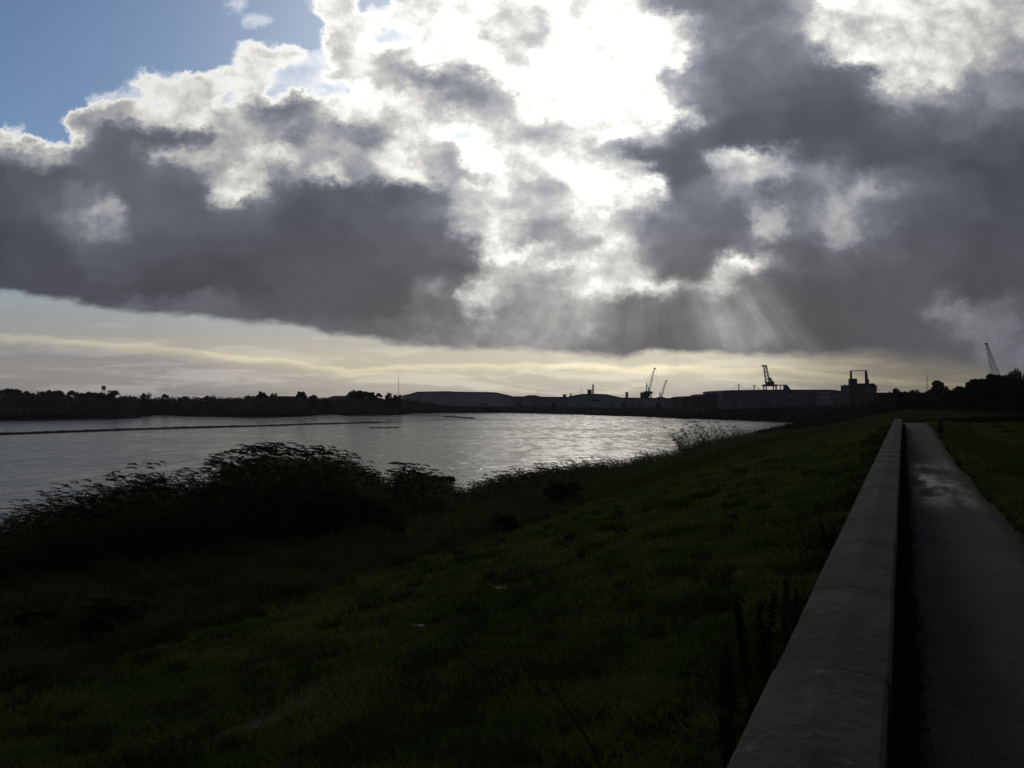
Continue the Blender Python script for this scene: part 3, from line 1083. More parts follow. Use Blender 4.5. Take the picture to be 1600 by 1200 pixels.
def far_scrub():
    xs, ys, zs, hs, rs = [], [], [], [], []
    # shoreline belt behind the water's edge and bands further back, rising to the skyline
    for px in np.arange(-120, 700, 1.1):
        for lay in range(5):
            dep0 = np.interp(px, [-120, 0, 205, 215, 250, 300, 400, 470, 515, 545, 600, 640, 700], [238, 270, 300, 345, 386, 350, 320, 338, 404, 360, 366, 418, 452])
            dep = dep0 + 3 + lay * np.interp(px, [0, 210, 260, 640], [13, 12, 10, 9]) + rng.uniform(0, 9)
            x = at(px + rng.uniform(-1.5, 1.5), dep)
            ybank = np.interp(px, [-120, 0, 60, 150, 205, 225, 400, 540, 640, 700], [[640, 636, 637, 639, 645, 636, 637, 640, 643, 644],
                              [628, 624, 625, 626, 630, 628, 628, 630, 636, 640], [621, 617, 617.5, 618.5, 621, 622, 621.5, 622, 627, 636],
                              [618, 614, 614.5, 616, 619, 620.5, 621, 621, 624, 634], [617, 613, 613.5, 615, 618, 619.5, 620, 620, 623, 633]][lay])
            top = hgt(ybank + rng.normal() * 0.9, dep)
            xs.append(x)
            ys.append(dep)
            hs.append(top)
            rs.append(rng.uniform(1.6, 3.0))
    for px in np.arange(640, 1110, 1.2):
        for lay in range(2):
            dep = np.interp(px, [640, 690, 800, 900, 1000, 1070, 1110], [420, 443, 443, 391, 342, 299, 292]) + 2 + lay * 12 + rng.uniform(0, 8)
            xs.append(at(px, dep))
            ys.append(dep)
            hs.append(hgt((643.5 if lay == 0 else 638.5) + np.interp(px, [640, 800, 1000, 1110], [0, 0, 4.5, 6]) + rng.normal() * .7, dep))
            rs.append(rng.uniform(1.4, 2.6))
    x, y = np.array(xs), np.array(ys)
    z = height(x, y)
    h = np.maximum(np.array(hs) - z, 1.2)
    scrub('scrub', (x, y, z - .1, h, np.array(rs)), .19, M['scrub'], 'dark belt of reeds and scrub along the far river bank', 'scrub')


far_scrub()


def right_scrub():
    xs, ys, hs, rs = [], [], [], []
    for px in np.arange(1060, 1680, 1.3):
        for lay in range(3):
            dep = np.interp(px, [1060, 1200, 1330, 1380, 1480, 1680], [300, 262, 215, 178, 155, 128]) + lay * 7 + rng.uniform(0, 6)
            yb = np.interp(px, [1060, 1130, 1240, 1330, 1380, 1480, 1500, 1680], [[650, 648, 645, 640, 634, 632, 630, 626], [644, 643, 637, 630, 622, 622, 620, 615], [641, 640, 634, 626, 614, 612, 605, 597]][lay])
            xs.append(at(px, dep))
            ys.append(dep)
            hs.append(hgt(yb + rng.normal() * .8, dep))
            rs.append(rng.uniform(.8, 1.6))
    for px in np.arange(1185, 1345, .5):
        dep = np.interp(px, [1185, 1240, 1275, 1345], [138, 172, 200, 190]) + rng.uniform(-5, 5)
        xs.append(at(px, dep))
        ys.append(dep)
        hs.append(hgt(np.interp(px, [1185, 1215, 1240, 1290, 1345], [672, 666, 660, 655, 651]) + rng.normal() * 1.4, dep))
        rs.append(rng.uniform(.5, 1.1))
    x, y = np.array(xs), np.array(ys)
    z = height(x, y)
    scrub('hedge', (x, y, z - .1, np.maximum(np.array(hs) - z, .5), np.array(rs)), .2, M['wood_leaf'], 'dark overgrown hedge bank below the works and the wood', 'hedge')


right_scrub()


def low_hedge():
    """dark low hedge beyond the end of the wall, running off to the right"""
    px = np.repeat(np.arange(1409, 1690, .8), 3)
    n_ = len(px)
    dep = np.interp(px, [1409, 1480, 1600, 1690], [63, 65, 72, 76]) + rng.uniform(0, 1.6, n_)
    top = np.interp(px, [1409, 1480, 1540, 1600, 1690], [656, 652, 649.5, 647.5, 646]) + rng.normal(0, .5, n_)
    x = at(px, dep)
    z = height(x, dep)
    h = np.maximum(1.6 - (top - 627) / F * dep - z, .25)
    scrub('hedge', (x, dep, z - .1, h, rng.uniform(.25, .5, n_)), .16, M['wood_leaf'], 'low dark hedge beyond the end of the wall', 'hedge')


low_hedge()

# ------------------------------------------------------------------- buildings
def extrude_building(name, prof_px, dep, thick, wall_mat, roof_mat, label, cat='building', base=None, roof_t=0.35, group=None, y_base=650):
    """building whose outline facing the river is the profile given as (pixel column, pixel row of the top)"""
    x0, x1 = prof_px[0][0], prof_px[-1][0]
    cx = at((x0 + x1) / 2, dep)
    gz = (hz(cx, dep) if base is None else base) - 0.3
    root = empty(name, (cx, dep, gz))
    tag(root, label, cat, group)
    top = [(at(p[0], dep) - cx, hgt(p[1], dep) - gz) for p in prof_px]
    prof_ = [(top[0][0], 0)] + [(a, b - roof_t) for a, b in top] + [(top[-1][0], 0)]
    MB().prism(prof_, 0, thick).build('wall', wall_mat, root)
    ov = 0.5
    t2 = list(top)
    t2[0] = (top[0][0] - ov, top[0][1])
    t2[-1] = (top[-1][0] + ov, top[-1][1])
    rp = [(a, b) for a, b in t2] + [(a, b - roof_t + .01) for a, b in reversed(t2)]
    n = len(t2)
    m = MB()
    vs = [(a, -ov, b) for a, b in t2] + [(a, -ov, b - roof_t) for a, b in t2] + [(a, thick + ov, b) for a, b in t2] + [(a, thick + ov, b - roof_t) for a, b in t2]
    fs = []
    for i in range(n - 1):
        fs += [(i, i + 1, n + i + 1, n + i), (2 * n + i, 2 * n + i + 1, i + 1, i), (n + i, n + i + 1, 3 * n + i + 1, 3 * n + i), (3 * n + i, 3 * n + i + 1, 2 * n + i + 1, 2 * n + i)]
    fs += [(0, n, 3 * n, 2 * n), (n - 1, 2 * n - 1 + 0, 4 * n - 1, 3 * n - 1)]
    m.add(vs, fs)
    m.build('roof', roof_mat, root)
    return root, cx, gz


def openings(root, cx, gz, dep, items):
    """doors, windows and panels standing a little proud of the front wall: (name, px, ytop, ybottom, width px, material)"""
    for nm, px, yt, yb, w, mat in items:
        x = at(px, dep) - cx
        za, zb = hgt(yt, dep) - gz, hgt(yb, dep) - gz
        za = max(za, 0.4)
        zb = max(zb, 0.02)
        ww = w / F * dep
        if nm == 'window':
            f_ = MB().box((x, -.06, (za + zb) / 2), (ww + .3, .12, za - zb + .3)).build('window', M['pale_steel'], root)
            MB().box((x, -.14, (za + zb) / 2), (ww, .04, za - zb)).build('pane', M['glass_pane'], f_)
        else:
            MB().box((x, -.07, (za + zb) / 2), (ww, .14, za - zb)).build(nm, mat, root)


PIL = 'cladding_rib'


def ribs(root, cx, gz, dep, px0, px1, n, ytop, mat):
    for i in range(n):
        px = px0 + (px1 - px0) * (i + .5) / n
        x = at(px, dep) - cx
        za = hgt(np.interp(px, [a for a, b in ytop], [b for a, b in ytop]), dep) - gz - .5
        MB().box((x, -.12, za / 2), (.35, .24, za)).build('pilaster', mat, root)


# long low sheds among the left trees
b, cx, gz = extrude_building('long_shed', [(383, 619.6), (386, 619), (456, 619), (459, 619.6)], 402, 14, M['cladding_dark'], M['roofing'],
                             'long low flat shed between two trees on the far bank', 'shed')
openings(b, cx, gz, 402, [('door', 400, 622, 627, 5, M['pale_panel']), ('door', 440, 622, 627, 5, M['pale_panel'])])
b, cx, gz = extrude_building('small_shed', [(517, 620.5), (521, 618.6), (545, 618.4), (549, 619)], 420, 14, M['cladding_dark'], M['roofing'],
                             'small low shed left of the tall tree clump on the far bank', 'shed')
openings(b, cx, gz, 420, [('door', 530, 622, 626, 4, M['pale_panel'])])

# big pale shed with sloped ends
pf = [(628, 618.6), (640, 615.5), (652, 612), (700, 611.2), (712, 612), (765, 612.6), (775, 613), (788, 616), (801, 619.4)]
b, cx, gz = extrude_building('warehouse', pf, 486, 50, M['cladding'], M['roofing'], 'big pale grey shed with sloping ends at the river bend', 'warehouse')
openings(b, cx, gz, 486, [('rooflight', 784, 619.4, 620.7, 24, M['pale_panel']), ('roller_door', 672, 632, 642, 8, M['cladding_dark']), ('roller_door', 700, 632, 642, 8, M['cladding_dark']),
                          ('roller_door', 728, 632, 642, 8, M['cladding_dark']), ('window', 756, 630, 633, 12, None), ('window', 655, 630, 633, 10, None)])
ribs(b, cx, gz, 486, 650, 770, 8, pf, M['cladding'])

# long wharf shed
pf = [(799, 619.2), (890, 620.2), (960, 621), (1072, 622)]
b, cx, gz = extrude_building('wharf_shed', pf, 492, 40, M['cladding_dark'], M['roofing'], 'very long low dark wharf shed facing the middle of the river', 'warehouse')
openings(b, cx, gz, 492, [('roller_door', p, 630, 642, 7, M['blue_steel'] if i % 2 else M['brick']) for i, p in enumerate(range(812, 1060, 27))])
ribs(b, cx, gz, 492, 803, 1068, 14, pf, M['cladding_dark'])
# low pale hump roof beyond its left part
b, cx, gz = extrude_building('hump_shed', [(818, 619.6), (826, 617.4), (836, 617.4), (842, 619.4)], 540, 20, M['cladding_dark'], M['roofing'],
                             'small hump roofed shed showing above the long wharf shed', 'shed')
# gabled shed of the middle, in front
pf = [(889, 620.4), (898, 618), (912, 615.4), (930, 615.2), (947, 615.8), (958, 618.4), (971, 621.5)]
b, cx, gz = extrude_building('gabled_warehouse', pf, 478, 30, M['cladding_teal'], M['roofing'], 'shed with a low peaked roof below the white chimney', 'warehouse')
openings(b, cx, gz, 478, [('roller_door', 905, 630, 642, 8, M['cladding_dark']), ('roller_door', 955, 630, 642, 8, M['cladding_dark']), ('window', 930, 624, 627, 16, None)])
ribs(b, cx, gz, 478, 893, 967, 6, pf, M['cladding_teal'])

# stepped transit sheds
pf = [(1066, 620.4), (1073, 619), (1101, 618.8)]
b, cx, gz = extrude_building('low_transit_shed', pf, 470, 30, M['brick'], M['roofing'], 'lowest step of the dark transit sheds beside the thin crane', 'warehouse')
openings(b, cx, gz, 470, [('window', 1080, 628, 632, 5, None), ('window', 1092, 628, 632, 5, None)])
pf = [(1098, 617.5), (1104, 615.4), (1131, 615.2)]
b, cx, gz = extrude_building('middle_transit_shed', pf, 462, 30, M['brick'], M['roofing'], 'middle step of the dark transit sheds, left of the masted roof', 'warehouse')
openings(b, cx, gz, 462, [('window', 1110, 624, 628, 6, None), ('window', 1122, 624, 628, 6, None)])
pf = [(1129, 611.4), (1137, 609.6), (1220, 608.6), (1296, 608.8), (1308, 609.8), (1331, 613.2)]
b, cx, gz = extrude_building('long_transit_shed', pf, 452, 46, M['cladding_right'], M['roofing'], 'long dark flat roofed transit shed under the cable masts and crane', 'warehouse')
openings(b, cx, gz, 452, [('roller_door', p, 625, 637, 6, M['cladding_mid']) for p in (1139, 1156, 1185, 1210)] +
         [('sign_panel', 1236, 618.6, 620.6, 8, M['pale_panel']), ('roller_door', 1285, 618, 630, 8, M['brick']), ('window', 1260, 622, 625, 12, None)])
ribs(b, cx, gz, 452, 1133, 1310, 12, pf, M['cladding_right'])
pf = [(1296, 613.6), (1300, 612.6), (1326, 613.4), (1331, 615)]
b, cx, gz = extrude_building('pale_store', pf, 430, 20, M['cladding_mid'], M['roofing'], 'paler grey store at the right end of the transit sheds', 'warehouse')
openings(b, cx, gz, 430, [('roller_door', 1306, 622, 634, 7, M['cladding_right']), ('roller_door', 1320, 622, 634, 7, M['cladding_right'])])

# long low wall of buildings behind the end of the flood wall
pf = [(1372, 613.4), (1400, 613.2), (1486, 613.4)]
b, cx, gz = extrude_building('low_depot', pf, 260, 16, M['brick'], M['roofing'], 'low dark depot on the skyline right of the portal frame', 'shed')
openings(b, cx, gz, 260, [('window', 1420, 618, 621, 6, None), ('window', 1460, 618, 621, 6, None)])

# works building with the open portal frame
DEPW = 330
cx = at(1350, DEPW)
gz = hz(cx, DEPW) - .3
w = empty('works_building', (cx, DEPW, gz))
tag(w, 'tall dark works building carrying an open rectangular portal frame', 'works')


def wx_(px):
    return at(px, DEPW) - cx


def wz_(py):
    return hgt(py, DEPW) - gz


def wbox(nm, px0, px1, py0, py1, y0, y1, mat):
    a, b_ = wx_(px0), wx_(px1)
    za, zb = wz_(py0), wz_(py1)
    return MB().box(((a + b_) / 2, (y0 + y1) / 2, (za + zb) / 2), (b_ - a, y1 - y0, za - zb)).build(nm, mat, w)


wbox('lower_block', 1329.2, 1370, 601.5, 651, 0, 10, M['brick'])
wbox('upper_block', 1341, 1368, 599, 601.5, .6, 8, M['brick'])
wbox('stair_head', 1333.6, 1340, 591.4, 601.5, .4, 5, M['brick'])
m = MB()
m.add([(wx_(1331), 1, wz_(601.5)), (wx_(1334), 1, wz_(601.5)), (wx_(1332.6), 1, wz_(579)), (wx_(1331), 1, wz_(579)),
       (wx_(1331), 2, wz_(601.5)), (wx_(1334), 2, wz_(601.5)), (wx_(1332.6), 2, wz_(579)), (wx_(1331), 2, wz_(579))],
      [(0, 1, 2, 3), (7, 6, 5, 4), (0, 4, 5, 1), (1, 5, 6, 2), (2, 6, 7, 3), (3, 7, 4, 0)])
m.build('frame_post', M['dark_steel'], w)
m = MB()
m.add([(wx_(1354.6), 1, wz_(599.5)), (wx_(1359.2), 1, wz_(599.5)), (wx_(1356.4), 1, wz_(579)), (wx_(1354.4), 1, wz_(579)),
       (wx_(1354.6), 2, wz_(599.5)), (wx_(1359.2), 2, wz_(599.5)), (wx_(1356.4), 2, wz_(579)), (wx_(1354.4), 2, wz_(579))],
      [(0, 1, 2, 3), (7, 6, 5, 4), (0, 4, 5, 1), (1, 5, 6, 2), (2, 6, 7, 3), (3, 7, 4, 0)])
m.build('frame_post', M['dark_steel'], w)
wbox('frame_beam', 1330.4, 1357, 578.6, 579.7, .9, 2.1, M['dark_steel'])
wbox('vent_stack', 1361.6, 1363, 592.5, 599.5, 3, 3.4, M['dark_steel'])
m = MB()
m.bar((wx_(1370), 3, wz_(601)), (wx_(1379.5), 3, wz_(610.5)), .09, .09)
m.build('conveyor_stay', M['dark_steel'], w)
for p in (1336, 1346, 1356, 1364):
    f_ = MB().box((wx_(p), -.05, wz_(609)), (.9, .1, 1.3)).build('window', M['pale_steel'], w)
    MB().box((wx_(p), -.12, wz_(609)), (.7, .04, 1.1)).build('pane', M['glass_pane'], f_)

# chimneys, silo, tower blocks and small rooftop structures -----------------------------------
def stack(name, px, y0, y1, wpx, dep, mat, label, cat, cap=True):
    x = at(px, dep)
    gz = hz(x, dep) - .2
    root = empty(name, (x, dep, gz))
    tag(root, label, cat)
    za, r_ = hgt(y0, dep) - gz, wpx / F * dep / 2
    MB().lathe((0, 0, 0), [(r_ * 1.12, 0), (r_ * 1.05, za * .5), (r_, za * .97)], 14).build('shaft', mat, root)
    if cap:
        MB().lathe((0, 0, za * .97), [(r_ * 1.15, 0), (r_ * 1.15, za * .03), (r_ * .8, za * .031)], 14).build('rim', M['dark_steel'], root)
    return root


stack('chimney', 1319.4, 601.2, 640, 2.1, 425, M['dark_steel'], 'slim dark chimney left of the works building', 'chimney')
stack('silo', 979.4, 612.6, 640, 4.2, 520, M['cladding_dark'], 'short dark silo between the peaked shed and the crane', 'silo')
stack('chimney', 924.6 + 2.0, 600.8, 640, 2.5, 505, M['pale_steel'], 'white chimney above the peaked shed', 'chimney')


def block(name, px0, px1, y0, dep, mat, label, cat, parts=()):
    x = at((px0 + px1) / 2, dep)
    gz = hz(x, dep) - .2
    root = empty(name, (x, dep, gz))
    tag(root, label, cat)
    za = hgt(y0, dep) - gz
    w_ = (px1 - px0) / F * dep
    MB().box((0, 0, (za - .3) / 2), (w_, w_, za - .3)).build('wall', mat, root)
    MB().box((0, 0, za - .15), (w_ + .3, w_ + .3, .3)).build('roof', M['roofing'], root)
    for i in range(2):
        f_ = MB().box(((i - .5) * w_ * .5, -w_ / 2 - .04, za - 1.4), (.8, .08, 1.0)).build('window', M['pale_steel'], root)
        MB().box(((i - .5) * w_ * .5, -w_ / 2 - .1, za - 1.4), (.6, .04, .8)).build('pane', M['glass_pane'], f_)
    return root


block('tower_block', 918.0, 924.4, 608.8, 506, M['cladding_dark'], 'dark square tower block leaning against the white chimney', 'tower')
block('roof_house', 879.5, 884.6, 616.2, 500, M['cladding_dark'], 'small dark plant house on the skyline left of the peaked shed', 'plant house')
block('roof_vent', 891.0, 892.8, 614.6, 510, M['pale_steel'], 'narrow pale vent box at the left foot of the peaked roof', 'vent')
block('crane_store', 1001.2, 1013.6, 613.2, 530, M['brick'], 'dark square store at the foot of the tall thin crane', 'store')


def mast(px, y0, dep, r_, label, stays=0, lattice=False):
    x = at(px, dep)
    gz = hz(x, dep) - .2
    root = empty('mast', (x, dep, gz))
    tag(root, label, 'mast')
    za = hgt(y0, dep) - gz
    if lattice:
        m = MB()
        w_ = r_ * 3
        for sx, sy in ((-1, -1), (1, -1), (0, 1)):
            m.bar((sx * w_, sy * w_, 0), (sx * w_ * .4, sy * w_ * .4, za), r_ * .35, r_ * .3)
        for i in range(14):
            za_, zb_ = za * i / 14, za * (i + 1) / 14
            ka, kb = w_ * (1 - .6 * i / 14), w_ * (1 - .6 * (i + 1) / 14)
            m.bar((-ka, -ka, za_), (kb, -kb, zb_), r_ * .22, r_ * .22)
            m.bar((ka, -ka, za_), (0, kb, zb_), r_ * .22, r_ * .22)
            m.bar((0, ka, za_), (-kb, -kb, zb_), r_ * .22, r_ * .22)
        m.build('pole', M['dark_steel'], root)
    else:
        MB().bar((0, 0, 0), (0, 0, za), r_, r_ * .6, 6).build('pole', M['dark_steel'], root)
    MB().bar((0, 0, za), (0, 0, za + r_ * 10), r_ * .4, r_ * .3, 5).build('aerial', M['dark_steel'], root)
    return root


mast(622.8, 591, 430, .13, 'thin radio mast at the left end of the big pale shed')
mast(909.0, 606.5, 500, .14, 'short thin aerial mast on the peaked shed')
mast(1448.5, 588.5, 250, .09, 'thin faint lattice mast left of the lone round tree', lattice=True)


def cable_mast(px, ytop, pxa, pxb, ybase, dep, label):
    x = at(px, dep)
    zb = hgt(ybase, dep)
    root = empty('roof_mast', (x, dep, zb))
    tag(root, label, 'mast', 'cable masts on the transit shed roof')
    za = hgt(ytop, dep) - zb
    MB().bar((0, 0, -.3), (0, 0, za), .3, .2, 6).build('pole', M['dark_steel'], root)
    for p in (pxa, pxb):
        MB().bar((0, 0, za * .96), (at(p, dep) - x, 0, 0), .09, .09, 4).build('stay', M['dark_steel'], root)
    MB().box((0, 0, za), (.7, .5, .3)).build('mast_head', M['dark_steel'], root)


cable_mast(1154.4, 601, 1142, 1165, 609.2, 462, 'taller left cable mast on the long transit shed roof')
cable_mast(1178.4, 602, 1168, 1188, 609.0, 464, 'shorter right cable mast on the long transit shed roof')

# water tower on the left skyline
dep = 420
x = at(162, dep)
gz = hz(x, dep)
root = empty('water_tower', (x, dep, gz))
tag(root, 'small pale water tower rising behind the trees on the left', 'water tower')
za = hgt(602.6, dep) - gz
zb = hgt(609.5, dep) - gz
MB().lathe((0, 0, 0), [(.55, zb + .1), (.95, zb + .5), (.95, za - .35), (.6, za - .05), (.1, za)], 14).build('tank', M['pale_steel'], root)
for sx, sy in ((-1, -1), (1, -1), (1, 1), (-1, 1)):
    MB().bar((sx * .8, sy * .8, 0), (sx * .5, sy * .5, zb + .3), .12, .1, 5).build('leg', M['pale_steel'], root)


# ------------------------------------------------------------------- cranes
def lattice_bar(a, b, w0, w1, n, r_):
    """four chords with zig-zag lacing from a to b"""
    a, b = Vector(a), Vector(b)
    z = (b - a).normalized()
    y = Vector((0, 1, 0))
    x = y.cross(z).normalized()
    m = MB()
    cor = ((-1, -1), (1, -1), (1, 1), (-1, 1))

    def pt(q, c):
        wq = w0 + (w1 - w0) * q
        return a + (b - a) * q + x * c[0] * wq / 2 + y * c[1] * wq / 2
    for c in cor:
        m.bar(pt(0, c), pt(1, c), r_, r_ * .8)
    for i in range(n):
        for k in range(4):
            c0, c1 = cor[k], cor[(k + 1) % 4]
            if i % 2:
                c0, c1 = c1, c0
            m.bar(pt(i / n, c0), pt((i + 1) / n, c1), r_ * .62, r_ * .62)
    return m


def jib_crane(name, dep, px_root, y_root, px_tip, y_tip, w0, w1, label, mat, body=True, apex=None, r_=.16, tower=True, head=None):
    """slewing dock crane: tower, house, counterweight, A-frame, lattice jib, jib head, stay and hook rope"""
    x = at(px_root, dep)
    gz = hz(x, dep) - .2
    root = empty(name, (x, dep, gz))
    tag(root, label, 'crane')
    z0 = hgt(y_root, dep) - gz
    xt, zt = at(px_tip, dep) - x, hgt(y_tip, dep) - gz
    sgn = 1 if xt > 0 else -1
    lattice_bar((0, 0, z0), (xt, 0, zt), w0, w1, 14, r_).build('jib', mat, root)
    hw = max(.7, w1 * 1.8)
    MB().box((xt + sgn * hw * .2, 0, zt + .1), (hw, hw * .6, hw * .6), 0).build('jib_head', M['dark_steel'], root)
    if tower:
        t_ = MB()
        for sx, sy in ((-1, -1), (1, -1), (1, 1), (-1, 1)):
            t_.bar((sx * 2.1, sy * 2.1, 0), (sx * 1.2, sy * 1.2, z0 - 2.2), .32, .26, 5)
        t_.box((0, 0, z0 - 2.3), (3.4, 3.4, .4))
        t_.build('tower', M['dark_steel'], root)
    hs = MB().box((-sgn * .8, 0, z0 - .9), (3.6, 2.6, 2.3))
    hs.build('machinery_house', M['dark_steel'], root)
    cab = MB().box((sgn * 1.5, -1.2, z0 - .6), (1.3, 1.3, 1.5)).build('cab', M['blue_steel'], root)
    MB().box((sgn * 1.5, -1.88, z0 - .4), (.9, .05, .8)).build('pane', M['glass_pane'], cab)
    MB().box((-sgn * 3.0, 0, z0 - 1.0), (1.2, 2.2, 1.5)).build('counterweight', M['dark_steel'], root)
    if apex:
        xa, za = at(apex[0], dep) - x, hgt(apex[1], dep) - gz
        a_ = MB()
        a_.bar((-sgn * 1.2, -.9, z0), (xa, 0, za), .22, .16)
        a_.bar((-sgn * 1.2, .9, z0), (xa, 0, za), .22, .16)
        a_.bar((sgn * .6, -.8, z0), (xa, 0, za), .2, .16)
        a_.bar((sgn * .6, .8, z0), (xa, 0, za), .2, .16)
        a_.build('gantry_frame', M['dark_steel'], root)
        MB().bar((xa, 0, za), (xt, 0, zt), .05, .05).build('stay_rope', M['dark_steel'], root)
    if name == 'dock_crane':
        MB().bar((xt + sgn * 1.0, 0, zt), (xt + sgn * 1.0, 0, max(z0 + 1, zt - 9)), .04, .04).build('hook_rope', M['dark_steel'], root)
    return root


jib_crane('dock_crane', 545, 1013.4, 612.0, 1022.6, 576.0, 1.2, .6, 'tall thin dock crane with its jib leaning right, beside the silo', M['pale_steel'], apex=(1009.6, 598.0), r_=.1)
jib_crane('dock_crane', 580, 1033.0, 621.0, 1040.6, 595.2, 1.1, .6, 'smaller thin dock crane right of the tall one', M['pale_steel'], r_=.1, apex=(1031.0, 613))
jib_crane('mobile_crane', 300, 1557, 592, 1541.4, 537.5, 1.75, .45, 'mobile crane behind the dark wood with its pale lattice jib leaning left', M['pale_steel'], r_=.075, apex=(1562, 585))

# heavy portal crane standing over the transit shed
dep = 500
x = at(1203, dep)
gz = hz(x, dep) - .2
root = empty('portal_crane', (x, dep, gz))
tag(root, 'heavy portal crane with a blunt upright jib above the transit sheds', 'crane')


def cx_(p):
    return at(p, dep) - x


def cz_(p):
    return hgt(p, dep) - gz


zt = cz_(602.2)
for p in (1193.6, 1211.4):
    for yy in (-3, 3):
        MB().bar((cx_(p), yy, 0), (cx_(p + (1.6 if p < 1200 else -1.2)), yy * .8, zt), .45, .35, 5).build('leg', M['dark_steel'], root)
MB().box((cx_(1202.6), 0, zt), (cx_(1212.5) - cx_(1193), 5.6, 1.0)).build('portal_beam', M['dark_steel'], root)
MB().box((cx_(1202.4), 0, cz_(599.2)), (cx_(1207.4) - cx_(1197), 4, 1.9)).build('machinery_house', M['dark_steel'], root)
cab = MB().box((cx_(1197.8), -2.2, cz_(600)), (1.4, 1.6, 1.6)).build('cab', M['blue_steel'], root)
MB().box((cx_(1197.8), -3.03, cz_(599.6)), (1.0, .05, .8)).build('pane', M['glass_pane'], cab)
lattice_bar((cx_(1199.8), 0, cz_(598)), (cx_(1195.4), 0, cz_(572.6)), 2.0, 1.5, 9, .2).build('jib', M['blue_steel'], root)
MB().box((cx_(1194.2), 0, cz_(571.6)), (2.6, 1.4, .8)).build('jib_head', M['dark_steel'], root)
lattice_bar((cx_(1204.6), 0, cz_(598)), (cx_(1202.2), 0, cz_(590.5)), 1.7, 1.1, 4, .2).build('gantry_frame', M['dark_steel'], root)
MB().bar((cx_(1202.2), 0, cz_(590.6)), (cx_(1195.8), 0, cz_(573)), .07, .07).build('stay_rope', M['dark_steel'], root)
MB().bar((cx_(1202.2), 0, cz_(590.6)), (cx_(1207), 0, cz_(599)), .16, .16).build('backstay', M['dark_steel'], root)
MB().box((cx_(1206.8), 0, cz_(598.2)), (1.4, 2.6, 1.6)).build('counterweight', M['dark_steel'], root)

# open hopper frame next to it
x2 = at(1226, dep)
root = empty('hopper_frame', (x2, dep + 4, gz))
tag(root, 'open dark hopper frame with a solid right end beside the portal crane', 'hopper')


def fx_(p):
    return at(p, dep) - x2


for p in (1216.4, 1222.6, 1228):
    MB().bar((fx_(p), 0, 0), (fx_(p), 0, cz_(601.6)), .28, .28).build('post', M['dark_steel'], root)
MB().box((fx_(1224), 0, cz_(601.5)), (fx_(1232) - fx_(1215.6), 1.2, .5)).build('beam', M['dark_steel'], root)
m = MB()
m.prism([(fx_(1228.4), cz_(601.8)), (fx_(1232.8), cz_(601.8)), (fx_(1236), cz_(606)), (fx_(1238), cz_(610)), (fx_(1228.4), cz_(610))], -1.5, 1.5)
m.build('hopper', M['dark_steel'], root)

# =================================================================== post by the path
POST_S, POST_T = 42.5, 1.42
x, y = st(POST_S, POST_T)
pz = hz(x, y)
root = empty('post', (x, y, pz - .05), -TH)
tag(root, 'squat dark wooden post at the right edge of the path near the bend', 'post')
MB().prism([(-.12, 0), (.12, 0), (.12, .55), (.09, .6), (-.09, .6), (-.12, .55)], -.12, .12).build('shaft', M['timber'], root)
MB().box((0, 0, .45), (.27, .27, .05)).build('band', M['dark_steel'], root)


# =================================================================== near vegetation
def blades(name, x, y, z, h, w, lean, mat, label, cat, segs=1, az=None):
    """grass blades: one or two tapering pieces each"""
    n = len(x)
    a = rng.uniform(0, 2 * math.pi, n) if az is None else az
    wv = np.stack([np.cos(a), np.sin(a), np.zeros(n)], -1) * (w / 2)[:, None]
    la = rng.uniform(0, 2 * math.pi, n)
    ld = np.stack([np.cos(la), np.sin(la), np.zeros(n)], -1) * (lean * h)[:, None]
    ld[:, 0] -= 0.25 * lean * h                                  # wind from the right
    b = np.stack([x, y, z], -1)
    up = np.zeros((n, 3))
    up[:, 2] = h
    if segs == 1:
        V = np.stack([b - wv, b + wv, b + up * .95 + ld], 1).reshape(-1, 3)
        f = np.arange(n * 3).reshape(-1, 3)
    else:
        mid = b + up * .55 + ld * .3
        V = np.stack([b - wv, b + wv, mid - wv * .7, mid + wv * .7, b + up * .92 + ld], 1).reshape(-1, 3)
        o = np.arange(n)[:, None] * 5
        f = np.concatenate([o + np.array([[0, 1, 3]]), o + np.array([[0, 3, 2]]), o + np.array([[2, 3, 4]])], 1).reshape(-1, 3)
    me = fast_mesh(name, V, f, mat)
    return tag(link(bpy.data.objects.new(name, me)), label, cat, kind='stuff')


def view_points(n, dmin, dmax, power=1.0, half=0.60):
    """random points in a fan in front of the eye, denser towards it"""
    q = rng.uniform(0, 1, n)
    d = dmin * (dmax / dmin) ** (q ** power)
    u_ = rng.uniform(-half, half, n)
    return u_ * d, d


def stt(x, y):
    return x * D2[0] + y * D2[1], x * R2[0] + y * R2[1]


def short_grass():
    x, y = view_points(420000, 2.2, 75, 0.9, 0.66)
    s, t = stt(x, y)
    clump = wob(x, y, 2.4, 5) + .6 * wob(x, y, 7.0, 1)
    keep = ((t < -0.62) & (t > -12.4 + .6 * wob(x, y, .7, 8))) | (t > PATH_R + .03)
    trk = np.abs(t + TRACK_T + .35 * wob(x, y, .3, 2)) < .26
    keep &= ~(trk & (rng.uniform(0, 1, len(x)) < .8))
    keep &= (clump > -.8) | (rng.uniform(0, 1, len(x)) < .6)
    x, y, t, clump = x[keep], y[keep], t[keep], clump[keep]
    d = np.hypot(x, y)
    tall = np.clip(.7 + .5 * clump, .3, 1.7) * (1 + .5 * (wob(x, y, .6, 3) > .45))
    h = .075 * tall * rng.uniform(.6, 1.5, len(x)) * (1 + d / 45)
    w = .004 + .0024 * d
    blades('grass', x, y, height(x, y) - .01, h, w * rng.uniform(.7, 1.3, len(x)), np.full(len(x), .8), M['grass'], 'short rough mown grass on the sloping bank and verge', 'grass')


short_grass()


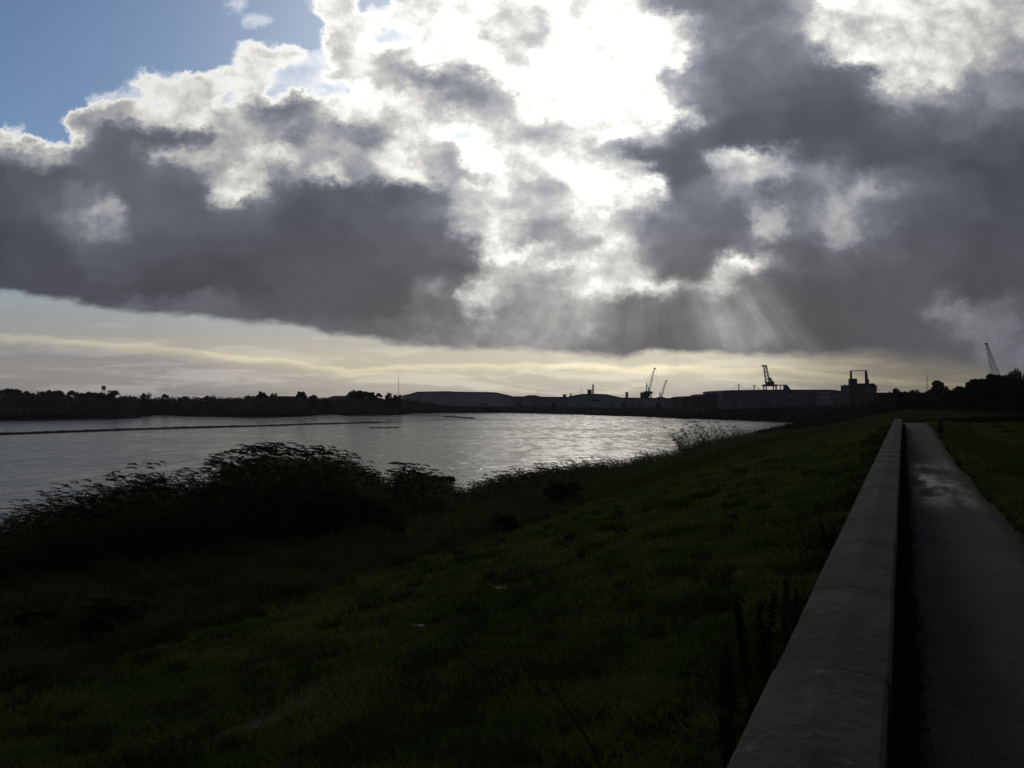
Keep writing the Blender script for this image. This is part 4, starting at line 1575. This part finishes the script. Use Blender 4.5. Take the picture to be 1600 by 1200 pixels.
def tussocks():
    """darker tufts scattered over the mown slope"""
    cx_, cy_ = view_points(1500, 2.6, 60, .85, .64)
    s, t = stt(cx_, cy_)
    k_ = ((t < -1.2) & (t > -12.2)) | (t > PATH_R + .5)
    k_ &= wob(s * .3, t, 1.6, 3) > -.25
    cx_, cy_ = cx_[k_], cy_[k_]
    per = 46
    x = np.repeat(cx_, per) + rng.normal(0, 1, len(cx_) * per) * np.repeat(rng.uniform(.05, .2, len(cx_)), per)
    y = np.repeat(cy_, per) + rng.normal(0, 1, len(cx_) * per) * np.repeat(rng.uniform(.05, .2, len(cx_)), per)
    d = np.hypot(x, y)
    blades('tufts', x, y, height(x, y) - .01, np.repeat(rng.uniform(.1, .24, len(cx_)), per) * rng.uniform(.5, 1.2, len(x)), .004 + .0018 * d,
           np.full(len(x), .7), M['bush'], 'darker tufts of coarse grass scattered over the mown slope', 'grass', 2)


tussocks()


def rough_grass():
    xs, ys = view_points(210000, 6.5, 130, .85, 0.62)
    s, t = stt(xs, ys)
    sh = near_shore_t(s)
    keep = (t < -11.4 + .9 * wob(xs, ys, .7, 8)) & (t > sh + .3)
    clump = wob(xs, ys, 1.1, 6) + .7 * wob(xs, ys, 3.1, 2)
    keep &= (clump > -.5) | (rng.uniform(0, 1, len(xs)) < .25)
    x, y, c = xs[keep], ys[keep], clump[keep]
    d = np.hypot(x, y)
    h = np.clip(.34 + .3 * c, .1, .95) * rng.uniform(.5, 1.3, len(x))
    w = .012 + .0016 * d
    blades('rough_grass', x, y, height(x, y) - .02, h, w, np.full(len(x), .5), M['rough_grass'], 'long rank grass and weeds between the mown slope and the reeds', 'grass', 2)


rough_grass()


def verge():
    """weeds along both feet of the wall and beside the path"""
    n = 70000
    q = rng.uniform(0, 1, n)
    s = 1.2 * (52 / 1.2) ** q
    side = rng.uniform(0, 1, n)
    t = np.where(side < .62, -.36 - np.abs(rng.normal(0, .36, n)), np.where(side < .86, -.02 + np.abs(rng.normal(0, .05, n)), PATH_R + rng.normal(0.05, .07, n)))
    t = np.where((t > -.4) & (t < -.06), -.42, t)
    keep = (s < 60)
    s, t = s[keep], t[keep]
    x, y = s * D2[0] + t * R2[0], s * D2[1] + t * R2[1]
    d = np.hypot(x, y)
    patch = np.clip(.55 + .5 * wob(s, t * .3, 1.3, 4), .15, 1.2)
    h = np.where(t < -.3, .22 * patch, np.where(t < .5, .13 * patch, .12 * patch)) * rng.uniform(.4, 1.4, len(s))
    z = np.where((t > -.1) & (t < .35), .35 * sstep(s, 24, 50) * (1 - sstep(s, 54, 78)), height(x, y))
    blades('verge_weeds', x, y, z - .02, h, .0035 + .0019 * d, np.full(len(x), .5), M['bush'], 'dark weeds and grass growing along the foot of the wall', 'weeds', 2)


verge()


def far_grass():
    """rough pasture beyond the bend and along the ditch on the right"""
    x, y = view_points(60000, 14, 150, .8, .62)
    s, t = stt(x, y)
    ax, ay, bx, by = 19.5, 42.5, 11.5, 19.5
    L = math.hypot(bx - ax, by - ay)
    dd = np.abs((x - ax) * (by - ay) - (y - ay) * (bx - ax)) / L
    inseg = (y > 17) & (y < 44)
    ditch = (dd < .75) & inseg
    pasture = (s > 53) & (t > -11.5 + (s - 53) * .0)
    keep = (ditch | pasture) & (t > -11.5)
    keep &= ~((t < 1.5) & (t > -.3) & (s < 62))
    x, y, ditch = x[keep], y[keep], ditch[keep]
    h = np.where(ditch, .42, .22) * rng.uniform(.5, 1.4, len(x))
    blades('tall_grass', x, y, height(x, y) - .03, h, .01 + .0018 * np.hypot(x, y), np.full(len(x), .45), M['rough_grass'], 'tall dark grass along the ditch and the far pasture', 'grass', 2)


far_grass()


# ------------------------------------------------------------------- reeds
def reed_template(seed, fat=1.0, plume=True):
    """one reed: bent stem, long drooping leaves and a feathery plume blown to one side; returns (green verts/faces, plume verts/faces)"""
    r_ = np.random.default_rng(seed)
    V, Fc, PV, PF = [], [], [], []

    def tri(L, Fl, a, b, c):
        o = len(L)
        L += [a, b, c]
        Fl.append((o, o + 1, o + 2))

    bend = r_.uniform(.12, .45)
    pts = [np.array([-bend * q * q, .05 * q * q * r_.normal(), q]) for q in np.linspace(0, 1, 5)]
    for i in range(4):
        w0, w1 = .0045 * fat * (1 - .15 * i), .0045 * fat * (1 - .15 * (i + 1))
        for ax in (np.array([1, 0, 0]), np.array([0, 1, 0])):
            tri(V, Fc, pts[i] - ax * w0, pts[i] + ax * w0, pts[i + 1] + ax * w1)
            tri(V, Fc, pts[i] - ax * w0, pts[i + 1] + ax * w1, pts[i + 1] - ax * w1)
    for k in range(9):
        q = r_.uniform(.15, .82)
        p = np.array([-bend * q * q, 0, q])
        a = math.pi + r_.normal(0, 1.0) if r_.uniform() < .7 else r_.uniform(0, 2 * math.pi)
        d = np.array([math.cos(a), math.sin(a), 0])
        ln = r_.uniform(.16, .34)
        w = r_.uniform(.006, .011) * fat
        n = np.array([-d[1], d[0], .35])
        m_ = p + d * ln * .5 + np.array([0, 0, ln * .35])
        e = p + d * ln + np.array([0, 0, ln * r_.uniform(-.15, .3)])
        tri(V, Fc, p, m_ + n * w, m_ - n * w)
        tri(V, Fc, m_ - n * w, m_ + n * w, e)
    if plume:
        tip = pts[-1]
        for k in range(26):
            q = r_.uniform(0, 1)
            p = tip + np.array([-.1 * q - .05 * q * q, .01 * r_.normal(), .075 * q - .06 * q * q])
            d = np.array([-1.0, r_.normal(0, .5), r_.normal(-.15, .4)])
            d /= np.linalg.norm(d)
            ln = r_.uniform(.022, .055) * (1.15 - .6 * q)
            n = np.array([0, .2, 1.0]) * .0055 * fat
            tri(PV, PF, p - n, p + n, p + d * ln)
    return np.array(V), np.array(Fc), np.array(PV).reshape(-1, 3), np.array(PF).reshape(-1, 3)


TPLS = {f: [reed_template(100 + i, f) for i in range(7)] for f in (1.0, 1.8, 3.2)}


def reeds(name, x, y, h, label, wide):
    n = len(x)
    z = height(x, y)
    z = np.maximum(z, WATER - .3) - .05
    TPL = TPLS[wide]
    which = rng.integers(0, len(TPL), n)
    GV, GF, PV, PF = [], [], [], []
    go = po = 0
    for k, (v, f, pv, pf) in enumerate(TPL):
        idx = np.where(which == k)[0]
        if not len(idx):
            continue
        a = rng.normal(0, .35, len(idx))
        ca, sa = np.cos(a), np.sin(a)
        for (vv, ff, acc, accf, is_p) in ((v, f, GV, GF, False), (pv, pf, PV, PF, True)):
            hh = h[idx][:, None]
            X = (vv[None, :, 0] * ca[:, None] - vv[None, :, 1] * sa[:, None]) * hh + x[idx][:, None]
            Y = (vv[None, :, 0] * sa[:, None] + vv[None, :, 1] * ca[:, None]) * hh + y[idx][:, None]
            Zz = vv[None, :, 2] * hh + z[idx][:, None]
            base = po if is_p else go
            acc.append(np.stack([X, Y, Zz], -1).reshape(-1, 3))
            accf.append((ff[None] + (np.arange(len(idx)) * len(vv))[:, None, None] + base).reshape(-1, 3))
            if is_p:
                po += len(idx) * len(vv)
            else:
                go += len(idx) * len(vv)
    me = fast_mesh(name, np.concatenate(GV + PV), np.concatenate(GF + [q + go for q in PF]), M['reed'])
    me.materials.append(M['plume'])
    mi = np.zeros(len(me.polygons), dtype=np.int32)
    mi[sum(len(q) for q in GF):] = 1
    me.polygons.foreach_set('material_index', mi)
    me.update()
    return tag(link(bpy.data.objects.new(name, me)), label, 'reeds', kind='stuff')


def reed_field(pts, n, depth_rng):
    """pts: (pixel column, pixel row of the tops); reeds along that sight line at the given depth, rooted on the ground below"""
    cols = np.array([p[0] for p in pts], float)
    tops = np.array([p[1] for p in pts], float)
    px = rng.uniform(cols[0], cols[-1], n)
    q = rng.uniform(0, 1, n)
    d0 = np.interp(px, [p[0] for p in depth_rng], [p[1] for p in depth_rng])
    d1 = np.interp(px, [p[0] for p in depth_rng], [p[2] for p in depth_rng])
    dep = d0 + (d1 - d0) * q
    x = at(px, dep)
    z = np.maximum(height(x, dep), WATER - .3)
    # height of the stand itself varies smoothly; the back rows reach the outline
    yt = np.interp(px, cols, tops)
    dm = d0 + (d1 - d0) * .6
    top = EYE - (yt - 627) / F * dm
    u2 = rng.uniform(0, 1, n)
    h = (top - z) * (0.62 + .3 * u2 ** 1.6 + .14 * (u2 > .955) + .05 * wob(x, dep, 1.1, 7))
    h = np.clip(h, .35, 3.9)
    return x, dep, h


x, y, h = reed_field([(-90, 840), (-20, 815), (20, 808), (55, 792), (100, 783), (130, 768), (160, 766), (200, 752), (230, 745), (275, 733), (310, 748), (345, 742), (372, 745)], 3600,
                     [(-90, 25, 31), (100, 27, 34), (250, 29, 37), (375, 30, 39)])
reeds('reeds', x, y, h, 'wind blown reed bed at the left water edge', 1.0)
x, y, h = reed_field([(362, 748), (378, 728), (405, 718), (440, 710), (465, 699), (490, 708), (520, 708), (545, 707), (575, 717), (600, 726), (618, 743), (632, 761), (640, 777)], 5000,
                     [(362, 31, 39), (500, 33, 42), (640, 35, 43)])
reeds('reeds', x, y, h, 'tall dark rounded reed stand in front of the river', 1.0)
x, y, h = reed_field([(622, 770), (650, 738), (675, 735), (700, 744), (720, 762), (736, 768), (770, 752), (800, 742), (850, 735), (905, 726), (960, 722), (985, 722), (1010, 712), (1060, 705), (1100, 689), (1150, 680), (1200, 670), (1275, 664)], 15000,
                     [(622, 32, 41), (700, 36, 46), (770, 40, 51), (905, 50, 64), (1010, 62, 80), (1100, 80, 103), (1200, 116, 152), (1275, 160, 208)])
reeds('reeds', x, y, h, 'low ragged reed fringe running along the bank into the distance', 1.8)
x, y, h = reed_field([(640, 800), (700, 782), (770, 782), (850, 762), (905, 752), (960, 744), (1010, 732), (1060, 722), (1100, 708), (1150, 697), (1200, 686), (1275, 677)], 9000,
                     [(640, 24, 34), (700, 27, 37), (770, 30, 41), (905, 37, 51), (1010, 44, 63), (1100, 58, 81), (1200, 80, 117), (1275, 105, 160)])
reeds('reeds', x, y, np.clip(h, .35, 1.5) * rng.uniform(.35, 1.0, len(h)), 'rough scrubby strip of low reeds on the land side of the fringe', 1.8)
x, y, h = reed_field([(1062, 672), (1080, 664), (1110, 660), (1150, 660), (1185, 664), (1215, 668)], 220, [(1062, 85, 92), (1140, 108, 118), (1215, 148, 162)])
reeds('reeds', x, y, h, 'thin see through stand of tall reeds against the bright water', 1.8)

# ------------------------------------------------------------------- bushes
BUSH = [crown_mesh('foliage', 200 + i, M['bush'], 1, 1, 26, 110, .05, .34, -.1) for i in range(3)]
STEMS = []
for i in range(2):
    b = MB()
    for k in range(9):
        a = 2 * math.pi * k / 9
        b.bar((.05 * math.cos(a), .05 * math.sin(a), -.05), (.3 * math.cos(a + i), .3 * math.sin(a + i), .75), .012, .005, 5)
    STEMS.append(b.mesh('stems', M['bark']))
bush_list = [
    (185, 985, 150, 935, 'broad low dark bush in the rank grass at the lower left'),
    (45, 985, 110, 950, 'dark bush at the left edge below the reed bed'),
    (505, 840, 90, 780, 'dark bush at the foot of the tall rounded reed stand'),
    (680, 800, 80, 745, 'small ragged bush right of the tall rounded reed stand'),
    (788, 832, 70, 800, 'low dark bush on the edge of the mown slope'),
    (300, 860, 130, 800, 'wide dark bush in front of the left reed bed'),
    (90, 880, 130, 825, 'dark bush below the left end of the reed bed'),
    (880, 790, 70, 752, 'low bush in the rank grass before the reed fringe'),
]


def ground_depth(px, py):
    """distance at which the line of sight meets the ground"""
    d = np.geomspace(1.5, 400, 4000)
    xx = (px - 800) / F * d
    zz = EYE - (py - 627) / F * d
    k_ = np.argmax(zz <= height(xx, d))
    return float(d[k_])


for i, (px, yb, wpx, yt, lb) in enumerate(bush_list):
    dep = ground_depth(px, yb)
    x = at(px, dep)
    gz = hz(x, dep)
    w_ = wpx / F * dep
    h_ = (yb - yt) / F * dep
    root = empty('bush', (x, dep, gz - .05))
    tag(root, lb, 'bush', 'bushes between the mown slope and the reeds')
    o = bpy.data.objects.new('foliage', BUSH[i % 3])
    o.scale = (w_ * 1.1, w_ * .9, h_ * 1.15)
    o.rotation_euler = (0, 0, i * 1.3)
    link(o, root)
    o = bpy.data.objects.new('stems', STEMS[i % 2])
    o.scale = (w_ * .8, w_ * .8, h_)
    link(o, root)


# ------------------------------------------------------------------- tall weeds by the wall
def dock_stem(seed, h, spikes):
    r_ = random.Random(seed)
    stem, seedh, leaf = MB(), MB(), MB()
    for k in range(spikes):
        a = r_.uniform(0, 6.28)
        x0, y0 = .05 * math.cos(a), .05 * math.sin(a)
        hh = h * r_.uniform(.6, 1.0)
        x1, y1 = x0 + r_.uniform(-.1, .1), y0 + r_.uniform(-.1, .1)
        stem.bar((x0, y0, -.05), (x1, y1, hh), .006, .003, 5)
        # whorled seed clusters up the top half
        n = 80
        for j in range(n):
            q = .38 + .62 * j / n
            px_, py_ = x0 + (x1 - x0) * q, y0 + (y1 - y0) * q
            b = r_.uniform(0, 6.28)
            rr = (.026 - .016 * (q - .38)) * r_.uniform(.5, 1.1)
            cx1, cy1, cz1 = px_ + math.cos(b) * rr, py_ + math.sin(b) * rr, hh * q + r_.uniform(-.01, .015)
            s_ = r_.uniform(.007, .013)
            seedh.add([(cx1 - s_, cy1, cz1), (cx1, cy1 - s_, cz1 + s_), (cx1 + s_, cy1, cz1), (cx1, cy1 + s_, cz1 - s_), (cx1, cy1, cz1 + 1.6 * s_)],
                      [(0, 1, 4), (1, 2, 4), (2, 3, 4), (3, 0, 4), (3, 2, 1, 0)])
    for k in range(12):
        a = r_.uniform(0, 6.28)
        L_ = r_.uniform(.07, .16)
        d = Vector((math.cos(a), math.sin(a), 0))
        n = Vector((-d.y, d.x, 0)) * r_.uniform(.01, .02)
        z0 = r_.uniform(.02, h * .35)
        p0 = Vector((0, 0, z0))
        p1 = d * L_ * .5 + Vector((0, 0, z0 + L_ * .35))
        p2 = d * L_ + Vector((0, 0, z0 + L_ * r_.uniform(-.1, .25)))
        leaf.add([p0, p1 + n, p1 - n, p2], [(0, 1, 2), (2, 1, 3)])
    return stem, seedh, leaf


weeds = [
    (5.2, -.72, .84, 4, 'tallest cluster of dark dock spikes standing left of the wall'),
    (5.75, -.62, .7, 3, 'dark dock stalks between the tallest cluster and the wall'),
    (4.7, -.8, .6, 3, 'ragged dock stalks just nearer than the tallest cluster'),
    (4.15, -.66, .45, 3, 'leafy low dock beside the wall in the foreground'),
    (6.5, -.62, .5, 2, 'short dock spikes behind the tallest cluster by the wall'),
    (7.8, -.64, .45, 2, 'small dock spikes further along the foot of the wall'),
    (10.5, -.68, .5, 2, 'thin dock spikes half way along the visible wall'),
    (14.5, -.7, .55, 2, 'distant dock spikes against the grass near the wall'),
]
for i, (s_, t_, h_, n_, lb) in enumerate(weeds):
    x, y = st(s_, t_)
    root = empty('dock_plant', (x, y, hz(x, y)), i * 1.1)
    tag(root, lb, 'dock weed', 'dock weeds along the wall')
    a, b, c = dock_stem(300 + i, h_, n_)
    a.build('stem', M['weed'], root)
    tag(b.build('seed_head', M['weed'], root), kind='stuff')
    tag(c.build('leaf', M['bush'], root), kind='stuff')

# dead branching stalk leaning over the grass
x, y = st(4.35, -1.3)
root = empty('dead_stalk', (x, y, hz(x, y)))
tag(root, 'dead branching weed stalk leaning left over the grass', 'weed')
b = MB()
ax = Vector((-1, .25, 0)).normalized()
P0, P1, P2 = Vector((0, 0, -.04)), ax * .14 + Vector((0, 0, .22)), ax * .34 + Vector((0, 0, .5))
b.bar(P0, P1, .008, .006, 5)
b.bar(P1, P2, .006, .003, 5)
b.build('stem', M['weed'], root)
tw = MB()
for q, dx, dz, L_ in ((.25, -1.0, .35, .28), (.5, 1.0, .5, .12), (.6, -.9, .15, .22), (.8, -.6, .8, .16), (.9, .7, .6, .1)):
    o = P1.lerp(P2, q)
    e = o + (ax * -dx * L_ + Vector((0, .05, dz * L_)))
    tw.bar(o, e, .004, .002, 4)
    tw.bar(o.lerp(e, .6), o.lerp(e, .6) + Vector((-.04, .02, .05)), .003, .0015, 4)
tw.build('twig', M['weed'], root)

# ------------------------------------------------------------------- pale scraps on the grass
def scrap(px, py, wpx, label, seed):
    r_ = random.Random(seed)
    d = ground_depth(px, py)
    x = at(px, d)
    w_ = wpx / F * d
    n = 5
    vs = []
    for i in range(n):
        for j in range(n):
            vs.append(((i / (n - 1) - .5) * w_ * 1.3 + r_.uniform(-.1, .1) * w_, (j / (n - 1) - .5) * w_ * 2.0 + r_.uniform(-.1, .1) * w_, r_.uniform(0, .03)))
    fs = [(i * n + j, (i + 1) * n + j, (i + 1) * n + j + 1, i * n + j + 1) for i in range(n - 1) for j in range(n - 1)]
    o = MB().add(vs, fs).build('litter', M['scrap'], None, (x, d, hz(x, d) + .05))
    o.rotation_euler = (0.05, 0, r_.uniform(0, 3))
    tag(o, label, 'litter', 'pale scraps lying on the mown slope')


scrap(655, 986, 9, 'larger crumpled pale scrap lying on the worn track', 1)
scrap(782, 926, 8, 'pale scrap further up the worn track', 2)
scrap(951, 946, 4, 'tiny pale scrap alone on the grass nearer the wall', 3)


# =================================================================== air
def haze():
    m = bpy.data.materials.new('haze')
    m.use_nodes = True
    nt = m.node_tree
    nt.nodes.clear()
    v = nd(nt, 'ShaderNodeVolumePrincipled')
    v.inputs['Color'].default_value = (.82, .86, 1.0, 1)
    v.inputs['Density'].default_value = HAZE
    v.inputs['Anisotropy'].default_value = 0.2
    o = nd(nt, 'ShaderNodeOutputMaterial')
    nt.links.new(v.outputs[0], o.inputs['Volume'])
    tag(MB().box((0, 0, 10.0), (7400, 7400, 34.0)).build('haze', m), 'thin pale haze over the river and docks', 'haze', kind='stuff')


HAZE = 0.00014
haze()
